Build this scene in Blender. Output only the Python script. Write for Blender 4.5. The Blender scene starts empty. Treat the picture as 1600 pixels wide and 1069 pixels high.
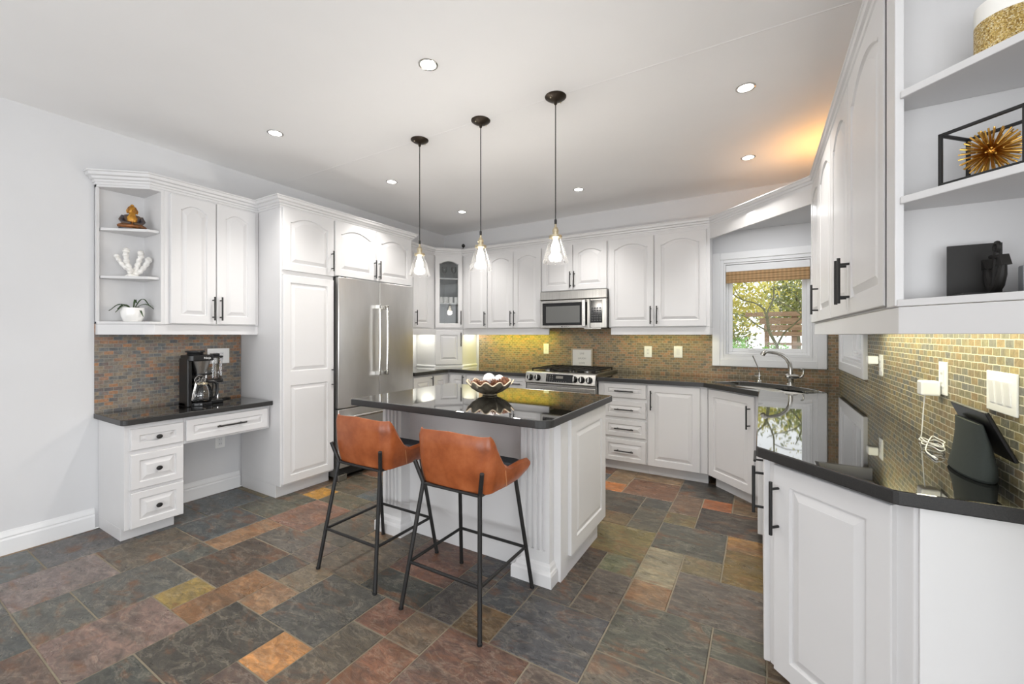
import bpy, bmesh, math, random
from mathutils import Vector, Matrix
random.seed(7)
PI = math.pi
C = bpy.context.scene.collection
SC = bpy.context.scene

# ------------------------------------------------------------------ camera
FPX, YAW, CH = 654.1, math.radians(30.712), 1.32
cam = bpy.data.cameras.new('camera'); cam.sensor_width = 36; cam.lens = FPX * 36 / 1600
cam.shift_y = -11.05 / 1600; cam.clip_start = 0.02; cam.clip_end = 200
camo = bpy.data.objects.new('camera', cam); C.objects.link(camo)
camo.location = (0, 0, CH); camo.rotation_euler = (PI / 2, 0, YAW)
SC.camera = camo

# ------------------------------------------------------------------ world, daylight and added fills, exposure
SC.view_settings.view_transform = 'Standard'; SC.view_settings.look = 'None'
SC.view_settings.gamma = 1.0; SC.view_settings.use_curve_mapping = False
SC.view_settings.exposure = -0.09
SC.cycles.use_denoising = True
SC.cycles.max_bounces = 10; SC.cycles.diffuse_bounces = 6; SC.cycles.glossy_bounces = 5
SC.cycles.transparent_max_bounces = 24; SC.cycles.sample_clamp_indirect = 6.0
SC.cycles.caustics_reflective = False; SC.cycles.caustics_refractive = False
wd = bpy.data.worlds.new('overcast_sky'); SC.world = wd; wd.use_nodes = True
wb = wd.node_tree.nodes['Background']; wb.inputs[0].default_value = (0.97, 0.985, 1.0, 1); wb.inputs[1].default_value = 1.8

def area_light(name, loc, rot, sx, sy, power, col=(1, 1, 1), spread=PI):
    l = bpy.data.lights.new(name, 'AREA'); l.shape = 'RECTANGLE'; l.size = sx; l.size_y = sy
    l.energy = power; l.color = col; l.spread = spread
    o = bpy.data.objects.new(name, l); C.objects.link(o); o.location = loc; o.rotation_euler = rot
    return o
FILL_TINT = (0.93, 0.965, 1.0)
area_light('added_rear_fill', (1.5, -2.92, 1.25), (PI / 2, 0, 0), 3.2, 2.2, 20, FILL_TINT)  # large soft fill added behind the camera, out of view
area_light('added_rear_upfill', (-0.4, -2.9, 0.75), (PI / 2 + 0.75, 0, 0), 4.6, 1.1, 90, FILL_TINT)  # upward-tilted fill added at the rear to brighten the ceiling
area_light('added_side_fill', (3.42, -0.9, 1.35), (PI / 2, 0, PI / 2), 3.0, 2.1, 50, FILL_TINT)  # soft fill added on the unseen right-hand side
area_light('added_side_upfill', (3.40, -0.9, 0.7), (PI / 2 + 0.75, 0, PI / 2), 3.0, 1.0, 72, FILL_TINT)  # second upward fill, added from the side to lift the ceiling
for nm_, lc_, rt_, a_, b_ in (('sink_window_portal', (0.045, 4.85, 1.57), (-PI / 2, 0, 0), 0.72, 0.92), ('side_window_portal', (0.78, 4.04, 1.58), (PI / 2, 0, PI / 2), 0.80, 0.90)):
    area_light(nm_, lc_, rt_, a_, b_, 1.0).data.cycles.is_portal = True
# strip lights under the wall cabinets and on top of the right-hand run
UC = (1.0, 0.93, 0.10)
area_light('cabinet_strip_light_back', (-2.66, 4.53, 1.375), (0, 0, 0), 0.90, 0.05, 4.6, UC)
area_light('cabinet_strip_light_sink', (-0.90, 4.50, 1.375), (0, 0, 0), 0.85, 0.05, 1.8, (1.0, 0.92, 0.36))
area_light('cabinet_strip_light_corner', (-3.72, 4.0, 1.375), (0, 0, 0), 0.18, 0.18, 1.7, (1, 0.98, 0.84))
area_light('cabinet_strip_light_garage', (-3.27, 4.5, 1.375), (0, 0, 0), 0.05, 0.2, 1.1, (1, 0.98, 0.84))
area_light('cabinet_strip_light_right', (0.50, 2.30, 1.375), (0, 0, 0), 0.05, 1.6, 6.5, (1.0, 0.95, 0.66))
area_light('added_sink_fill', (0.10, 4.15, 2.335), (0, 0, 0), 0.40, 0.40, 3.6, (0.97, 0.98, 1.0))  # unseen fill added to brighten the sink corner
area_light('cabinet_top_glow', (0.42, 3.80, 2.40), (PI, 0, 0), 0.25, 0.35, 2.6, (1.0, 0.46, 0.09))

# ------------------------------------------------------------------ materials
def lin(c):
    c /= 255.0
    return c / 12.92 if c <= 0.04045 else ((c + 0.055) / 1.055) ** 2.4
def S(r, g, b, k=1.0): return (min(lin(r) * k, 1), min(lin(g) * k, 1), min(lin(b) * k, 1), 1)
def mat(name, col=(0.8, 0.8, 0.8, 1), rough=0.5, metal=0.0, ior=1.45, spec=0.5, coat=0.0):
    m = bpy.data.materials.new(name); m.use_nodes = True
    b = m.node_tree.nodes['Principled BSDF']
    b.inputs['Base Color'].default_value = col; b.inputs['Roughness'].default_value = rough
    b.inputs['Metallic'].default_value = metal; b.inputs['IOR'].default_value = ior
    b.inputs['Specular IOR Level'].default_value = spec; b.inputs['Coat Weight'].default_value = coat
    return m
def nd(m, t, **kw):
    n = m.node_tree.nodes.new(t)
    for k, v in kw.items():
        if k in n.inputs: n.inputs[k].default_value = v
        else: setattr(n, k, v)
    return n
def lk(m, a, b): m.node_tree.links.new(a, b)
def bsdf(m): return m.node_tree.nodes['Principled BSDF']
def ramp(m, stops, interp='LINEAR'):
    r = nd(m, 'ShaderNodeValToRGB'); e = r.color_ramp.elements; r.color_ramp.interpolation = interp
    while len(e) < len(stops): e.new(0.5)
    for i, (p, c) in enumerate(stops): e[i].position = p; e[i].color = c
    return r
def mixc(m, fac, a, b, bt='MIX'):
    n = nd(m, 'ShaderNodeMix'); n.data_type = 'RGBA'; n.blend_type = bt
    for sock, v in ((n.inputs[0], fac), (n.inputs[6], a), (n.inputs[7], b)):
        if hasattr(v, 'is_linked'): lk(m, v, sock)
        else: sock.default_value = v
    return n.outputs[2]
def noise(m, vec, scale, detail=4.0, rough=0.55, dist=0.0):
    n = nd(m, 'ShaderNodeTexNoise', Scale=scale, Detail=detail, Roughness=rough, Distortion=dist)
    if vec: lk(m, vec, n.inputs['Vector'])
    return n
def coords(m): return nd(m, 'ShaderNodeTexCoord').outputs['Object']
def bump(m, h, strength, dist=0.01):
    b = nd(m, 'ShaderNodeBump', Strength=strength, Distance=dist); lk(m, h, b.inputs['Height'])
    lk(m, b.outputs[0], bsdf(m).inputs['Normal'])
def tinted(name, c0, c1, scale, rough, metal=0.0, bmp=0.0, ior=1.45, stretch=None, r2=None):
    m = mat(name, c0, rough, metal, ior); v = coords(m)
    if stretch:
        mp = nd(m, 'ShaderNodeMapping'); mp.inputs['Scale'].default_value = stretch; lk(m, v, mp.inputs[0]); v = mp.outputs[0]
    n = noise(m, v, scale)
    r = ramp(m, [(0.35, c0), (0.65, c1)]); lk(m, n.outputs[0], r.inputs[0]); lk(m, r.outputs[0], bsdf(m).inputs['Base Color'])
    if r2 is not None:
        rr = nd(m, 'ShaderNodeMapRange'); rr.inputs[1].default_value = 0.3; rr.inputs[2].default_value = 0.7
        rr.inputs[3].default_value = rough; rr.inputs[4].default_value = r2
        lk(m, n.outputs[0], rr.inputs[0]); lk(m, rr.outputs[0], bsdf(m).inputs['Roughness'])
    if bmp: bump(m, n.outputs[0], bmp)
    return m
def glass(name, tint=(1, 1, 1, 1), k=1.0, gloss_col=(1, 1, 1, 1)):
    m = bpy.data.materials.new(name); m.use_nodes = True; t = m.node_tree; t.nodes.clear()
    o = t.nodes.new('ShaderNodeOutputMaterial'); tr = t.nodes.new('ShaderNodeBsdfTransparent'); tr.inputs[0].default_value = tint
    g = t.nodes.new('ShaderNodeBsdfGlossy'); g.inputs['Roughness'].default_value = 0.02; g.inputs[0].default_value = gloss_col
    f = t.nodes.new('ShaderNodeFresnel'); f.inputs[0].default_value = 1.45
    mu = t.nodes.new('ShaderNodeMath'); mu.operation = 'MULTIPLY'; mu.inputs[1].default_value = k; mu.use_clamp = True
    mx = t.nodes.new('ShaderNodeMixShader'); t.links.new(f.outputs[0], mu.inputs[0]); t.links.new(mu.outputs[0], mx.inputs[0])
    t.links.new(tr.outputs[0], mx.inputs[1]); t.links.new(g.outputs[0], mx.inputs[2]); t.links.new(mx.outputs[0], o.inputs[0])
    return m
def emit(name, col, st):
    m = mat(name, col, 0.5); b = bsdf(m); b.inputs['Emission Color'].default_value = col; b.inputs['Emission Strength'].default_value = st
    return m

M = {}
M['cab'] = tinted('white_cabinet_paint', S(214, 213, 213), S(211, 210, 210), 2.0, 0.36, r2=0.42)
M['wall'] = tinted('pale_grey_wall_paint', S(214, 214, 215), S(212, 212, 213), 3.0, 0.6)
M['ceil'] = tinted('ceiling_paint', S(245, 244, 243), S(243, 242, 241), 2.0, 0.7)
M['trim'] = mat('white_trim_paint', S(230, 230, 230), 0.35)
M['black'] = tinted('black_metal', S(26, 26, 27), S(34, 33, 32), 30, 0.42, r2=0.5)
M['bronze'] = mat('dark_bronze', S(58, 50, 42), 0.38, 0.7)
M['brass'] = mat('aged_brass', S(200, 188, 160), 0.3, 1.0)
M['steel'] = tinted('brushed_steel', S(178, 176, 172), S(162, 160, 156), 3.0, 0.27, 1.0, stretch=(60, 60, 1.0), r2=0.36)
M['fridge'] = tinted('fridge_steel', S(226, 225, 223), S(212, 211, 208), 1.4, 0.30, 1.0, stretch=(3.0, 3.0, 0.8), r2=0.38)
M['chrome'] = mat('satin_nickel', S(196, 194, 190), 0.22, 1.0)
M['sinksteel'] = mat('satin_sink_steel', S(214, 213, 210), 0.45, 0.75)
M['dark'] = mat('black_gloss', S(18, 18, 19), 0.12)
M['blackplastic'] = mat('black_plastic', S(22, 22, 23), 0.3)
M['iron'] = mat('cast_iron', S(30, 28, 26), 0.55)
M['plate'] = mat('white_plastic', S(240, 240, 238), 0.35)
M['outlethole'] = mat('socket_slot', S(90, 90, 90), 0.5)
M['glass'] = glass('clear_glass', (0.97, 0.97, 0.97, 1), 0.7)
def hazy(name, amt):
    m = glass(name, (0.985, 0.985, 0.985, 1), 0.45); t = m.node_tree; out = [n for n in t.nodes if n.type == 'OUTPUT_MATERIAL'][0]
    old = out.inputs[0].links[0].from_socket; d = t.nodes.new('ShaderNodeBsdfTranslucent'); d.inputs[0].default_value = (0.95, 0.94, 0.92, 1)
    d2 = t.nodes.new('ShaderNodeBsdfDiffuse'); d2.inputs[0].default_value = (0.95, 0.94, 0.92, 1); a = t.nodes.new('ShaderNodeMixShader'); t.links.new(d.outputs[0], a.inputs[1]); t.links.new(d2.outputs[0], a.inputs[2])
    mx = t.nodes.new('ShaderNodeMixShader'); mx.inputs[0].default_value = amt; t.links.new(old, mx.inputs[1]); t.links.new(a.outputs[0], mx.inputs[2]); t.links.new(mx.outputs[0], out.inputs[0]); return m
M['shadeglass'] = hazy('pendant_shade_glass', 0.008)
M['pane'] = glass('window_pane', (0.97, 0.98, 0.98, 1), 0.3)
M['cabglass'] = glass('cabinet_glass', (0.95, 0.96, 0.96, 1), 0.8)
M['tank'] = glass('tinted_tank', (0.88, 0.88, 0.88, 1), 1.0)
M['bulb'] = emit('glowing_bulb', (1.0, 0.90, 0.72, 1), 14.0)
M['lamp'] = emit('downlight_lens', (1.0, 0.97, 0.92, 1), 9.0)
M['ceramic'] = mat('white_ceramic', S(238, 237, 234), 0.12)
M['coral'] = tinted('white_coral', S(236, 234, 230), S(222, 220, 216), 60, 0.7, bmp=0.6)
M['leaf'] = tinted('dark_leaf', S(50, 68, 42), S(72, 92, 56), 20, 0.35)
M['gold'] = mat('gold_metal', S(196, 152, 74), 0.3, 1.0)
M['navyrobe'] = tinted('dark_bronze_robe', S(60, 62, 72), S(92, 70, 48), 25, 0.35, 0.2)
M['goldskin'] = tinted('gilded_skin', S(206, 150, 52), S(130, 78, 24), 40, 0.3, 0.3)
M['copper'] = tinted('brown_copper', S(150, 92, 46), S(92, 60, 34), 30, 0.35, 0.3)
M['paper'] = mat('white_paper', S(236, 234, 230), 0.5)
M['framewood'] = tinted('pale_wood_frame', S(190, 176, 154), S(168, 152, 130), 30, 0.5, stretch=(1, 1, 8))
M['ink'] = mat('grey_ink', S(176, 174, 170), 0.6)
M['wax'] = mat('candle_wax', S(244, 242, 236), 0.45)
M['marble'] = tinted('grey_marble', S(196, 197, 198), S(160, 162, 165), 8, 0.3)
M['fabric'] = tinted('charcoal_fabric', S(46, 52, 51), S(58, 64, 62), 900, 0.85, bmp=0.15)
M['bowl'] = tinted('pewter_bowl', S(172, 164, 146), S(104, 95, 80), 9, 0.24, 0.3)
M['bowlrim'] = mat('cream_bowl_rim', S(226, 206, 178), 0.35)
M['cone'] = tinted('pine_cone_brown', S(78, 44, 28), S(140, 92, 62), 60, 0.6)
M['ball'] = tinted('white_twine_ball', S(244, 240, 240), S(226, 220, 218), 40, 0.75, bmp=0.4)
M['seat'] = mat('dark_seat_fabric', S(52, 56, 62), 0.8)
M['rubber'] = mat('black_rubber', S(20, 20, 20), 0.7)
M['wood'] = tinted('weathered_fence_wood', S(160, 132, 104), S(132, 106, 82), 6, 0.8, stretch=(1, 1, 12))
M['bark'] = tinted('grey_green_bark', S(120, 120, 84), S(92, 88, 62), 20, 0.85, bmp=0.4)
M['lf_yel'] = tinted('yellow_autumn_leaf', S(212, 196, 84), S(168, 168, 72), 3, 0.6)
M['lf_grn'] = tinted('fresh_green_leaf', S(110, 168, 72), S(150, 190, 96), 4, 0.6)
M['lf_oli'] = tinted('olive_leaf', S(140, 146, 78), S(104, 116, 64), 3, 0.6)
M['soil'] = tinted('leaf_litter', S(150, 136, 104), S(190, 180, 150), 4, 0.9)
M['gap'] = mat('dark_gap', S(32, 30, 28), 0.8)
M['inside'] = mat('cabinet_interior', S(200, 202, 202), 0.6)
M['mesh'] = mat('oven_window', S(108, 108, 106), 0.18, 0.3)

m = M['leather'] = mat('cognac_leather', S(150, 80, 43), 0.30); v = coords(m)
n1 = noise(m, v, 9, 6, 0.6); n2 = noise(m, v, 180, 3)
r = ramp(m, [(0.3, S(122, 62, 32)), (0.5, S(150, 80, 43)), (0.72, S(170, 98, 58))]); lk(m, n1.outputs[0], r.inputs[0])
lk(m, r.outputs[0], bsdf(m).inputs['Base Color']); bump(m, n2.outputs[0], 0.12, 0.002)

m = M['granite'] = mat('black_granite', S(17, 17, 17), 0.03, 0, 2.2, coat=0.6); v = coords(m)
n1 = noise(m, v, 420, 2, 0.6)
r = ramp(m, [(0.55, S(15, 15, 15)), (0.72, S(44, 43, 41)), (0.86, S(120, 116, 106))]); lk(m, n1.outputs[0], r.inputs[0])
lk(m, r.outputs[0], bsdf(m).inputs['Base Color'])
m = M['graniteedge'] = tinted('honed_granite_edge', S(40, 40, 40), S(52, 51, 50), 400, 0.38)

m = M['blind'] = mat('woven_bamboo', S(186, 150, 104), 0.7); v = coords(m)
w1 = nd(m, 'ShaderNodeTexWave', Scale=55.0, Distortion=1.0); w1.bands_direction = 'Z'; lk(m, v, w1.inputs['Vector'])
w2 = nd(m, 'ShaderNodeTexWave', Scale=9.0, Distortion=0.5); w2.bands_direction = 'X'; lk(m, v, w2.inputs['Vector'])
r = ramp(m, [(0.2, S(150, 112, 72)), (0.8, S(206, 172, 126))]); lk(m, w1.outputs[0], r.inputs[0])
cc = mixc(m, 0.25, r.outputs[0], w2.outputs[0], 'MULTIPLY'); lk(m, cc, bsdf(m).inputs['Base Color'])

m = M['glitter'] = mat('gold_glitter', S(206, 172, 96), 0.35, 0.5); v = coords(m)
vo = nd(m, 'ShaderNodeTexVoronoi', Scale=420.0); lk(m, v, vo.inputs['Vector'])
r = ramp(m, [(0.1, S(150, 110, 40)), (0.6, S(226, 196, 120)), (0.95, S(255, 246, 214))]); lk(m, vo.outputs['Color'], r.inputs[0])
lk(m, r.outputs[0], bsdf(m).inputs['Base Color']); bump(m, vo.outputs['Distance'], 0.8, 0.004)

def slate_mosaic(name, axis, palette, grout=(172, 166, 150)):
    m = mat(name, S(120, 105, 85), 0.55); v = coords(m)
    sp = nd(m, 'ShaderNodeSeparateXYZ'); lk(m, v, sp.inputs[0]); cb = nd(m, 'ShaderNodeCombineXYZ')
    wob = noise(m, v, 22, 2)
    ad = nd(m, 'ShaderNodeMath', operation='MULTIPLY_ADD'); lk(m, wob.outputs[0], ad.inputs[0]); ad.inputs[1].default_value = 0.006
    lk(m, sp.outputs[axis], ad.inputs[2]); lk(m, ad.outputs[0], cb.inputs[0])
    ad2 = nd(m, 'ShaderNodeMath', operation='MULTIPLY_ADD'); lk(m, wob.outputs[0], ad2.inputs[0]); ad2.inputs[1].default_value = 0.006
    lk(m, sp.outputs[2], ad2.inputs[2]); lk(m, ad2.outputs[0], cb.inputs[1])
    bk = nd(m, 'ShaderNodeTexBrick'); lk(m, cb.outputs[0], bk.inputs['Vector'])
    bk.inputs['Color1'].default_value = (0, 0, 0, 1); bk.inputs['Color2'].default_value = (1, 1, 1, 1); bk.inputs['Mortar'].default_value = (0.5, 0.5, 0.5, 1)
    bk.inputs['Scale'].default_value = 1.0; bk.inputs['Mortar Size'].default_value = 0.0017; bk.inputs['Mortar Smooth'].default_value = 0.25
    bk.inputs['Brick Width'].default_value = 0.050; bk.inputs['Row Height'].default_value = 0.0252; bk.offset = 0.5
    big = noise(m, v, 3.0, 4, 0.6)
    ad3 = nd(m, 'ShaderNodeMath', operation='MULTIPLY_ADD'); lk(m, big.outputs[0], ad3.inputs[0]); ad3.inputs[1].default_value = 1.5
    lk(m, bk.outputs['Color'], ad3.inputs[2])
    fr = nd(m, 'ShaderNodeMath', operation='MULTIPLY'); lk(m, ad3.outputs[0], fr.inputs[0]); fr.inputs[1].default_value = 0.44
    soft = lambda c: tuple(v_ * 0.80 + (sum(c) / 3) * 0.20 for v_ in c)
    st = [(i / (len(palette) - 1), S(*soft(c))) for i, c in enumerate(palette)]
    r = ramp(m, st); lk(m, fr.outputs[0], r.inputs[0])
    fine = noise(m, v, 55, 5, 0.65)
    r2 = ramp(m, [(0.25, (0.55, 0.52, 0.48, 1)), (0.7, (1.15, 1.12, 1.08, 1))]); lk(m, fine.outputs[0], r2.inputs[0])
    c1 = mixc(m, 1.0, r.outputs[0], r2.outputs[0], 'MULTIPLY')
    c2 = mixc(m, bk.outputs['Fac'], c1, S(*grout)); lk(m, c2, bsdf(m).inputs['Base Color'])
    inv = nd(m, 'ShaderNodeMath', operation='SUBTRACT'); inv.inputs[0].default_value = 1.0; lk(m, bk.outputs['Fac'], inv.inputs[1])
    hh = nd(m, 'ShaderNodeMath', operation='MULTIPLY_ADD'); lk(m, fine.outputs[0], hh.inputs[0]); hh.inputs[1].default_value = 0.7
    lk(m, inv.outputs[0], hh.inputs[2]); bump(m, hh.outputs[0], 0.55, 0.004)
    return m
PAL_B = [(122, 100, 80), (170, 130, 94), (138, 120, 94), (190, 140, 100), (160, 138, 98), (124, 116, 98), (182, 150, 106), (154, 106, 76), (166, 144, 118)]
PAL_L = [(104, 108, 112), (166, 124, 92), (124, 122, 114), (186, 130, 88), (108, 116, 122), (156, 138, 114), (98, 104, 110), (150, 106, 80), (132, 136, 136)]
PAL_R = [(122, 124, 112), (158, 146, 108), (132, 132, 116), (166, 140, 98), (146, 142, 110), (124, 126, 122), (178, 160, 108), (140, 124, 98), (164, 158, 134)]
M['tile_back'] = slate_mosaic('slate_mosaic_back', 0, PAL_B)
M['tile_left'] = slate_mosaic('slate_mosaic_desk', 1, PAL_L, (146, 142, 134))
M['tile_right'] = slate_mosaic('slate_mosaic_right', 1, PAL_R, (214, 208, 186))

# floor slate: each tile carries its own tint in a face attribute
m = M['slate'] = mat('slate_floor', S(100, 95, 88), 0.42); v = coords(m)
at = nd(m, 'ShaderNodeAttribute'); at.attribute_name = 'tile_tint'
rn = nd(m, 'ShaderNodeAttribute'); rn.attribute_name = 'tile_shift'
va = nd(m, 'ShaderNodeVectorMath', operation='ADD'); lk(m, v, va.inputs[0]); lk(m, rn.outputs['Vector'], va.inputs[1])
mp = nd(m, 'ShaderNodeMapping'); mp.inputs['Scale'].default_value = (1.0, 2.1, 1.0); mp.inputs['Rotation'].default_value = (0, 0, 0.45)
lk(m, va.outputs[0], mp.inputs[0]); v = mp.outputs[0]
na = noise(m, v, 4.0, 7, 0.62, 1.2); nb = noise(m, v, 14, 9, 0.72, 1.0); nc = noise(m, v, 2.6, 6, 0.62, 0.8); ne = noise(m, v, 5.0, 7, 0.66, 0.5)
rb = ramp(m, [(0.34, (0.40, 0.40, 0.40, 1)), (0.52, (1, 1, 1, 1))]); lk(m, nc.outputs[0], rb.inputs[0])
base = mixc(m, rb.outputs[0], S(74, 70, 63), at.outputs['Color'])
r1 = ramp(m, [(0.25, (0.36, 0.35, 0.35, 1)), (0.5, (0.98, 0.98, 0.98, 1)), (0.70, (1.75, 1.66, 1.52, 1))]); lk(m, nb.outputs[0], r1.inputs[0])
c1 = mixc(m, 1.0, base, r1.outputs[0], 'MULTIPLY')
r2 = ramp(m, [(0.53, (0, 0, 0, 1)), (0.68, (0.62, 0.62, 0.62, 1))]); lk(m, na.outputs[0], r2.inputs[0])
c2 = mixc(m, r2.outputs[0], c1, S(120, 78, 48))
r4 = ramp(m, [(0.475, (0, 0, 0, 1)), (0.497, (0.28, 0.28, 0.28, 1)), (0.503, (0.28, 0.28, 0.28, 1)), (0.525, (0, 0, 0, 1))]); lk(m, ne.outputs[0], r4.inputs[0])
vm = nd(m, 'ShaderNodeMath', operation='MULTIPLY'); lk(m, r4.outputs[0], vm.inputs[0]); lk(m, nb.outputs[0], vm.inputs[1])
c3 = mixc(m, vm.outputs[0], c2, S(196, 184, 164)); lk(m, c3, bsdf(m).inputs['Base Color'])
rr = nd(m, 'ShaderNodeMapRange'); rr.inputs[1].default_value = 0.3; rr.inputs[2].default_value = 0.7; rr.inputs[3].default_value = 0.22; rr.inputs[4].default_value = 0.46
lk(m, na.outputs[0], rr.inputs[0]); lk(m, rr.outputs[0], bsdf(m).inputs['Roughness'])
bump(m, nb.outputs[0], 0.5, 0.008)
M['grout'] = mat('sand_grout', S(132, 123, 106), 0.8)

# ------------------------------------------------------------------ mesh helpers
class MB:
    def __init__(s): s.v = []; s.f = []; s.m = []
    def add(s, vs, fs, mi=0):
        b = len(s.v); s.v += [tuple(p) for p in vs]; s.f += [tuple(b + i for i in f) for f in fs]; s.m += [mi] * len(fs); return s
    def box(s, x0, x1, y0, y1, z0, z1, mi=0):
        if x0 > x1: x0, x1 = x1, x0
        if y0 > y1: y0, y1 = y1, y0
        return s.add([(x0, y0, z0), (x1, y0, z0), (x1, y1, z0), (x0, y1, z0), (x0, y0, z1), (x1, y0, z1), (x1, y1, z1), (x0, y1, z1)],
                     [(0, 3, 2, 1), (4, 5, 6, 7), (0, 1, 5, 4), (1, 2, 6, 5), (2, 3, 7, 6), (3, 0, 4, 7)], mi)
    def prism(s, poly, z0, z1, mi=0, side=None):
        n = len(poly)
        a = sum(poly[i][0] * poly[(i + 1) % n][1] - poly[(i + 1) % n][0] * poly[i][1] for i in range(n))
        if a < 0: poly = poly[::-1]
        vs = [(x, y, z0) for x, y in poly] + [(x, y, z1) for x, y in poly]
        s.add(vs, [tuple(range(n))[::-1], tuple(range(n, 2 * n))] + [(i, (i + 1) % n, n + (i + 1) % n, n + i) for i in range(n)], mi)
        if side is not None: s.m[-n:] = [side] * n
        return s
    def loft(s, loops, cap0=True, cap1=True, mi=0, closed=True):
        n = len(loops[0]); vs = [p for L in loops for p in L]; fs = []
        for k in range(len(loops) - 1):
            for i in range(n if closed else n - 1):
                j = (i + 1) % n; fs.append((k * n + i, k * n + j, (k + 1) * n + j, (k + 1) * n + i))
        if cap0: fs.append(tuple(range(n))[::-1])
        if cap1: fs.append(tuple((len(loops) - 1) * n + i for i in range(n)))
        return s.add(vs, fs, mi)
    def lathe(s, prof, n=32, c=(0, 0, 0), mi=0, cap0=True, cap1=True, sx=1, sy=1):
        return s.loft([[(c[0] + r * math.cos(2 * PI * i / n) * sx, c[1] + r * math.sin(2 * PI * i / n) * sy, c[2] + z) for i in range(n)] for r, z in prof], cap0, cap1, mi)
    def tube(s, pts, r, n=10, mi=0, closed=False):
        P = [Vector(p) for p in pts]; R = r if isinstance(r, (list, tuple)) else [r] * len(P); loops = []
        t0 = (P[1] - P[0]).normalized(); u = t0.orthogonal().normalized()
        for i, p in enumerate(P):
            a = P[max(i - 1, 0)]; b = P[min(i + 1, len(P) - 1)]
            t = (b - a).normalized(); u = (u - t * u.dot(t))
            u = u.normalized() if u.length > 1e-6 else t.orthogonal().normalized()
            w = t.cross(u)
            loops.append([tuple(p + (u * math.cos(2 * PI * k / n) + w * math.sin(2 * PI * k / n)) * R[i]) for k in range(n)])
        return s.loft(loops, True, True, mi)
    def ball(s, c, r, n=16, k=10, sz=1.0, mi=0):
        return s.lathe([(max(r * math.sin(PI * i / k), 1e-4), -r * sz * math.cos(PI * i / k)) for i in range(k + 1)], n, c, mi)
    def build(s, name, mats, parent=None, smooth=False, bevel=0.0, seg=2, ang=35, loc=None):
        me = bpy.data.meshes.new(name); me.from_pydata(s.v, [], s.f)
        if not isinstance(mats, (list, tuple)): mats = [mats]
        for q in mats: me.materials.append(q)
        me.polygons.foreach_set('material_index', s.m)
        bm = bmesh.new(); bm.from_mesh(me); bmesh.ops.recalc_face_normals(bm, faces=bm.faces); bm.to_mesh(me); bm.free()
        if smooth:
            me.polygons.foreach_set('use_smooth', [True] * len(me.polygons)); me.set_sharp_from_angle(angle=math.radians(ang))
        o = bpy.data.objects.new(name, me); C.objects.link(o)
        if parent: o.parent = parent
        if loc: o.location = loc
        if bevel:
            b = o.modifiers.new('edge', 'BEVEL'); b.width = bevel; b.segments = seg; b.limit_method = 'ANGLE'; b.angle_limit = math.radians(40)
        return o
def tag(o, label=None, cat=None, group=None, kind=None):
    if label: o['label'] = label
    if cat: o['category'] = cat
    if group: o['group'] = group
    if kind: o['kind'] = kind
    return o
def thing(name, label, cat, loc=(0, 0, 0), rz=0.0, group=None):
    o = bpy.data.objects.new(name, None); C.objects.link(o); o.empty_display_size = 0.1
    o.location = loc; o.rotation_euler = (0, 0, rz); return tag(o, label, cat, group)
def copy_tree(o, parent=None):
    c = o.copy(); C.objects.link(c); c.parent = parent
    for ch in [k for k in o.children]: copy_tree(ch, c)
    return c
def struct(o): o['kind'] = 'structure'; return o
def rrect(x0, x1, y0, y1, r, n=6):
    out = []
    rs = r if isinstance(r, (list, tuple)) else [r] * 4
    for (cx, cy, a0, q) in ((x1, y0, -PI / 2, rs[0]), (x1, y1, 0, rs[1]), (x0, y1, PI / 2, rs[2]), (x0, y0, PI, rs[3])):
        sx = -1 if cx == x1 else 1; sy = -1 if cy == y1 else 1
        if q <= 0: out.append((cx, cy)); continue
        for k in range(n + 1):
            a = a0 + k * PI / 2 / n; out.append((cx + sx * q + q * math.cos(a), cy + sy * q + q * math.sin(a)))
    return out
def text_mesh(name, txt, size, mtl, parent, loc, rot, ext=0.0006):
    cu = bpy.data.curves.new(name, 'FONT'); cu.body = txt; cu.size = size; cu.extrude = ext; cu.align_x = 'CENTER'; cu.align_y = 'CENTER'
    t = bpy.data.objects.new(name + '_tmp', cu); C.objects.link(t)
    me = bpy.data.meshes.new_from_object(t.evaluated_get(bpy.context.evaluated_depsgraph_get()))
    bpy.data.objects.remove(t); me.materials.clear(); me.materials.append(mtl)
    o = bpy.data.objects.new(name, me); C.objects.link(o); o.parent = parent; o.location = loc; o.rotation_euler = rot
    return o

# ------------------------------------------------------------------ room shell
XL, XR, YB, ZC = -3.91, 0.607, 4.68, 2.745
XE, YR, YS = 3.5, -3.0, 1.12
def wall_with_hole(mb, axis, pos, thick, a0, a1, z0, z1, h):
    """wall along axis ('x' or 'y') with one rectangular hole h=(a0,a1,z0,z1)"""
    ha, hb, hz0, hz1 = h
    for (p, q, r_, s_) in ((a0, ha, z0, z1), (hb, a1, z0, z1), (ha, hb, z0, hz0), (ha, hb, hz1, z1)):
        if axis == 'x': mb.box(p, q, pos, pos + thick, r_, s_)
        else: mb.box(pos, pos + thick, p, q, r_, s_)
W1 = (-0.315, 0.405, 1.115, 2.03)      # sink window opening
W2 = (3.64, 4.44, 1.13, 2.03)          # side window opening (y range)
struct(MB().box(XL - 0.15, XL, YR, YB + 0.15, 0, ZC).build('wall_left', M['wall']))
mb = MB(); wall_with_hole(mb, 'x', YB, 0.15, XL, XR + 0.15, 0, ZC, W1); wall_back = struct(mb.build('wall_back', M['wall']))
mb = MB(); wall_with_hole(mb, 'y', XR, 0.15, YS, YB, 0, ZC, W2); wall_right = struct(mb.build('wall_right', M['wall']))
struct(MB().box(XR + 0.15, XE, YS, YS + 0.15, 0, ZC).build('wall_return', M['wall']))
mb = MB(); wall_with_hole(mb, 'x', YR - 0.15, 0.15, XL, XE, 0, ZC, (-3.5, 1.1, 0.12, 2.36)); struct(mb.build('wall_rear', M['wall']))
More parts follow.
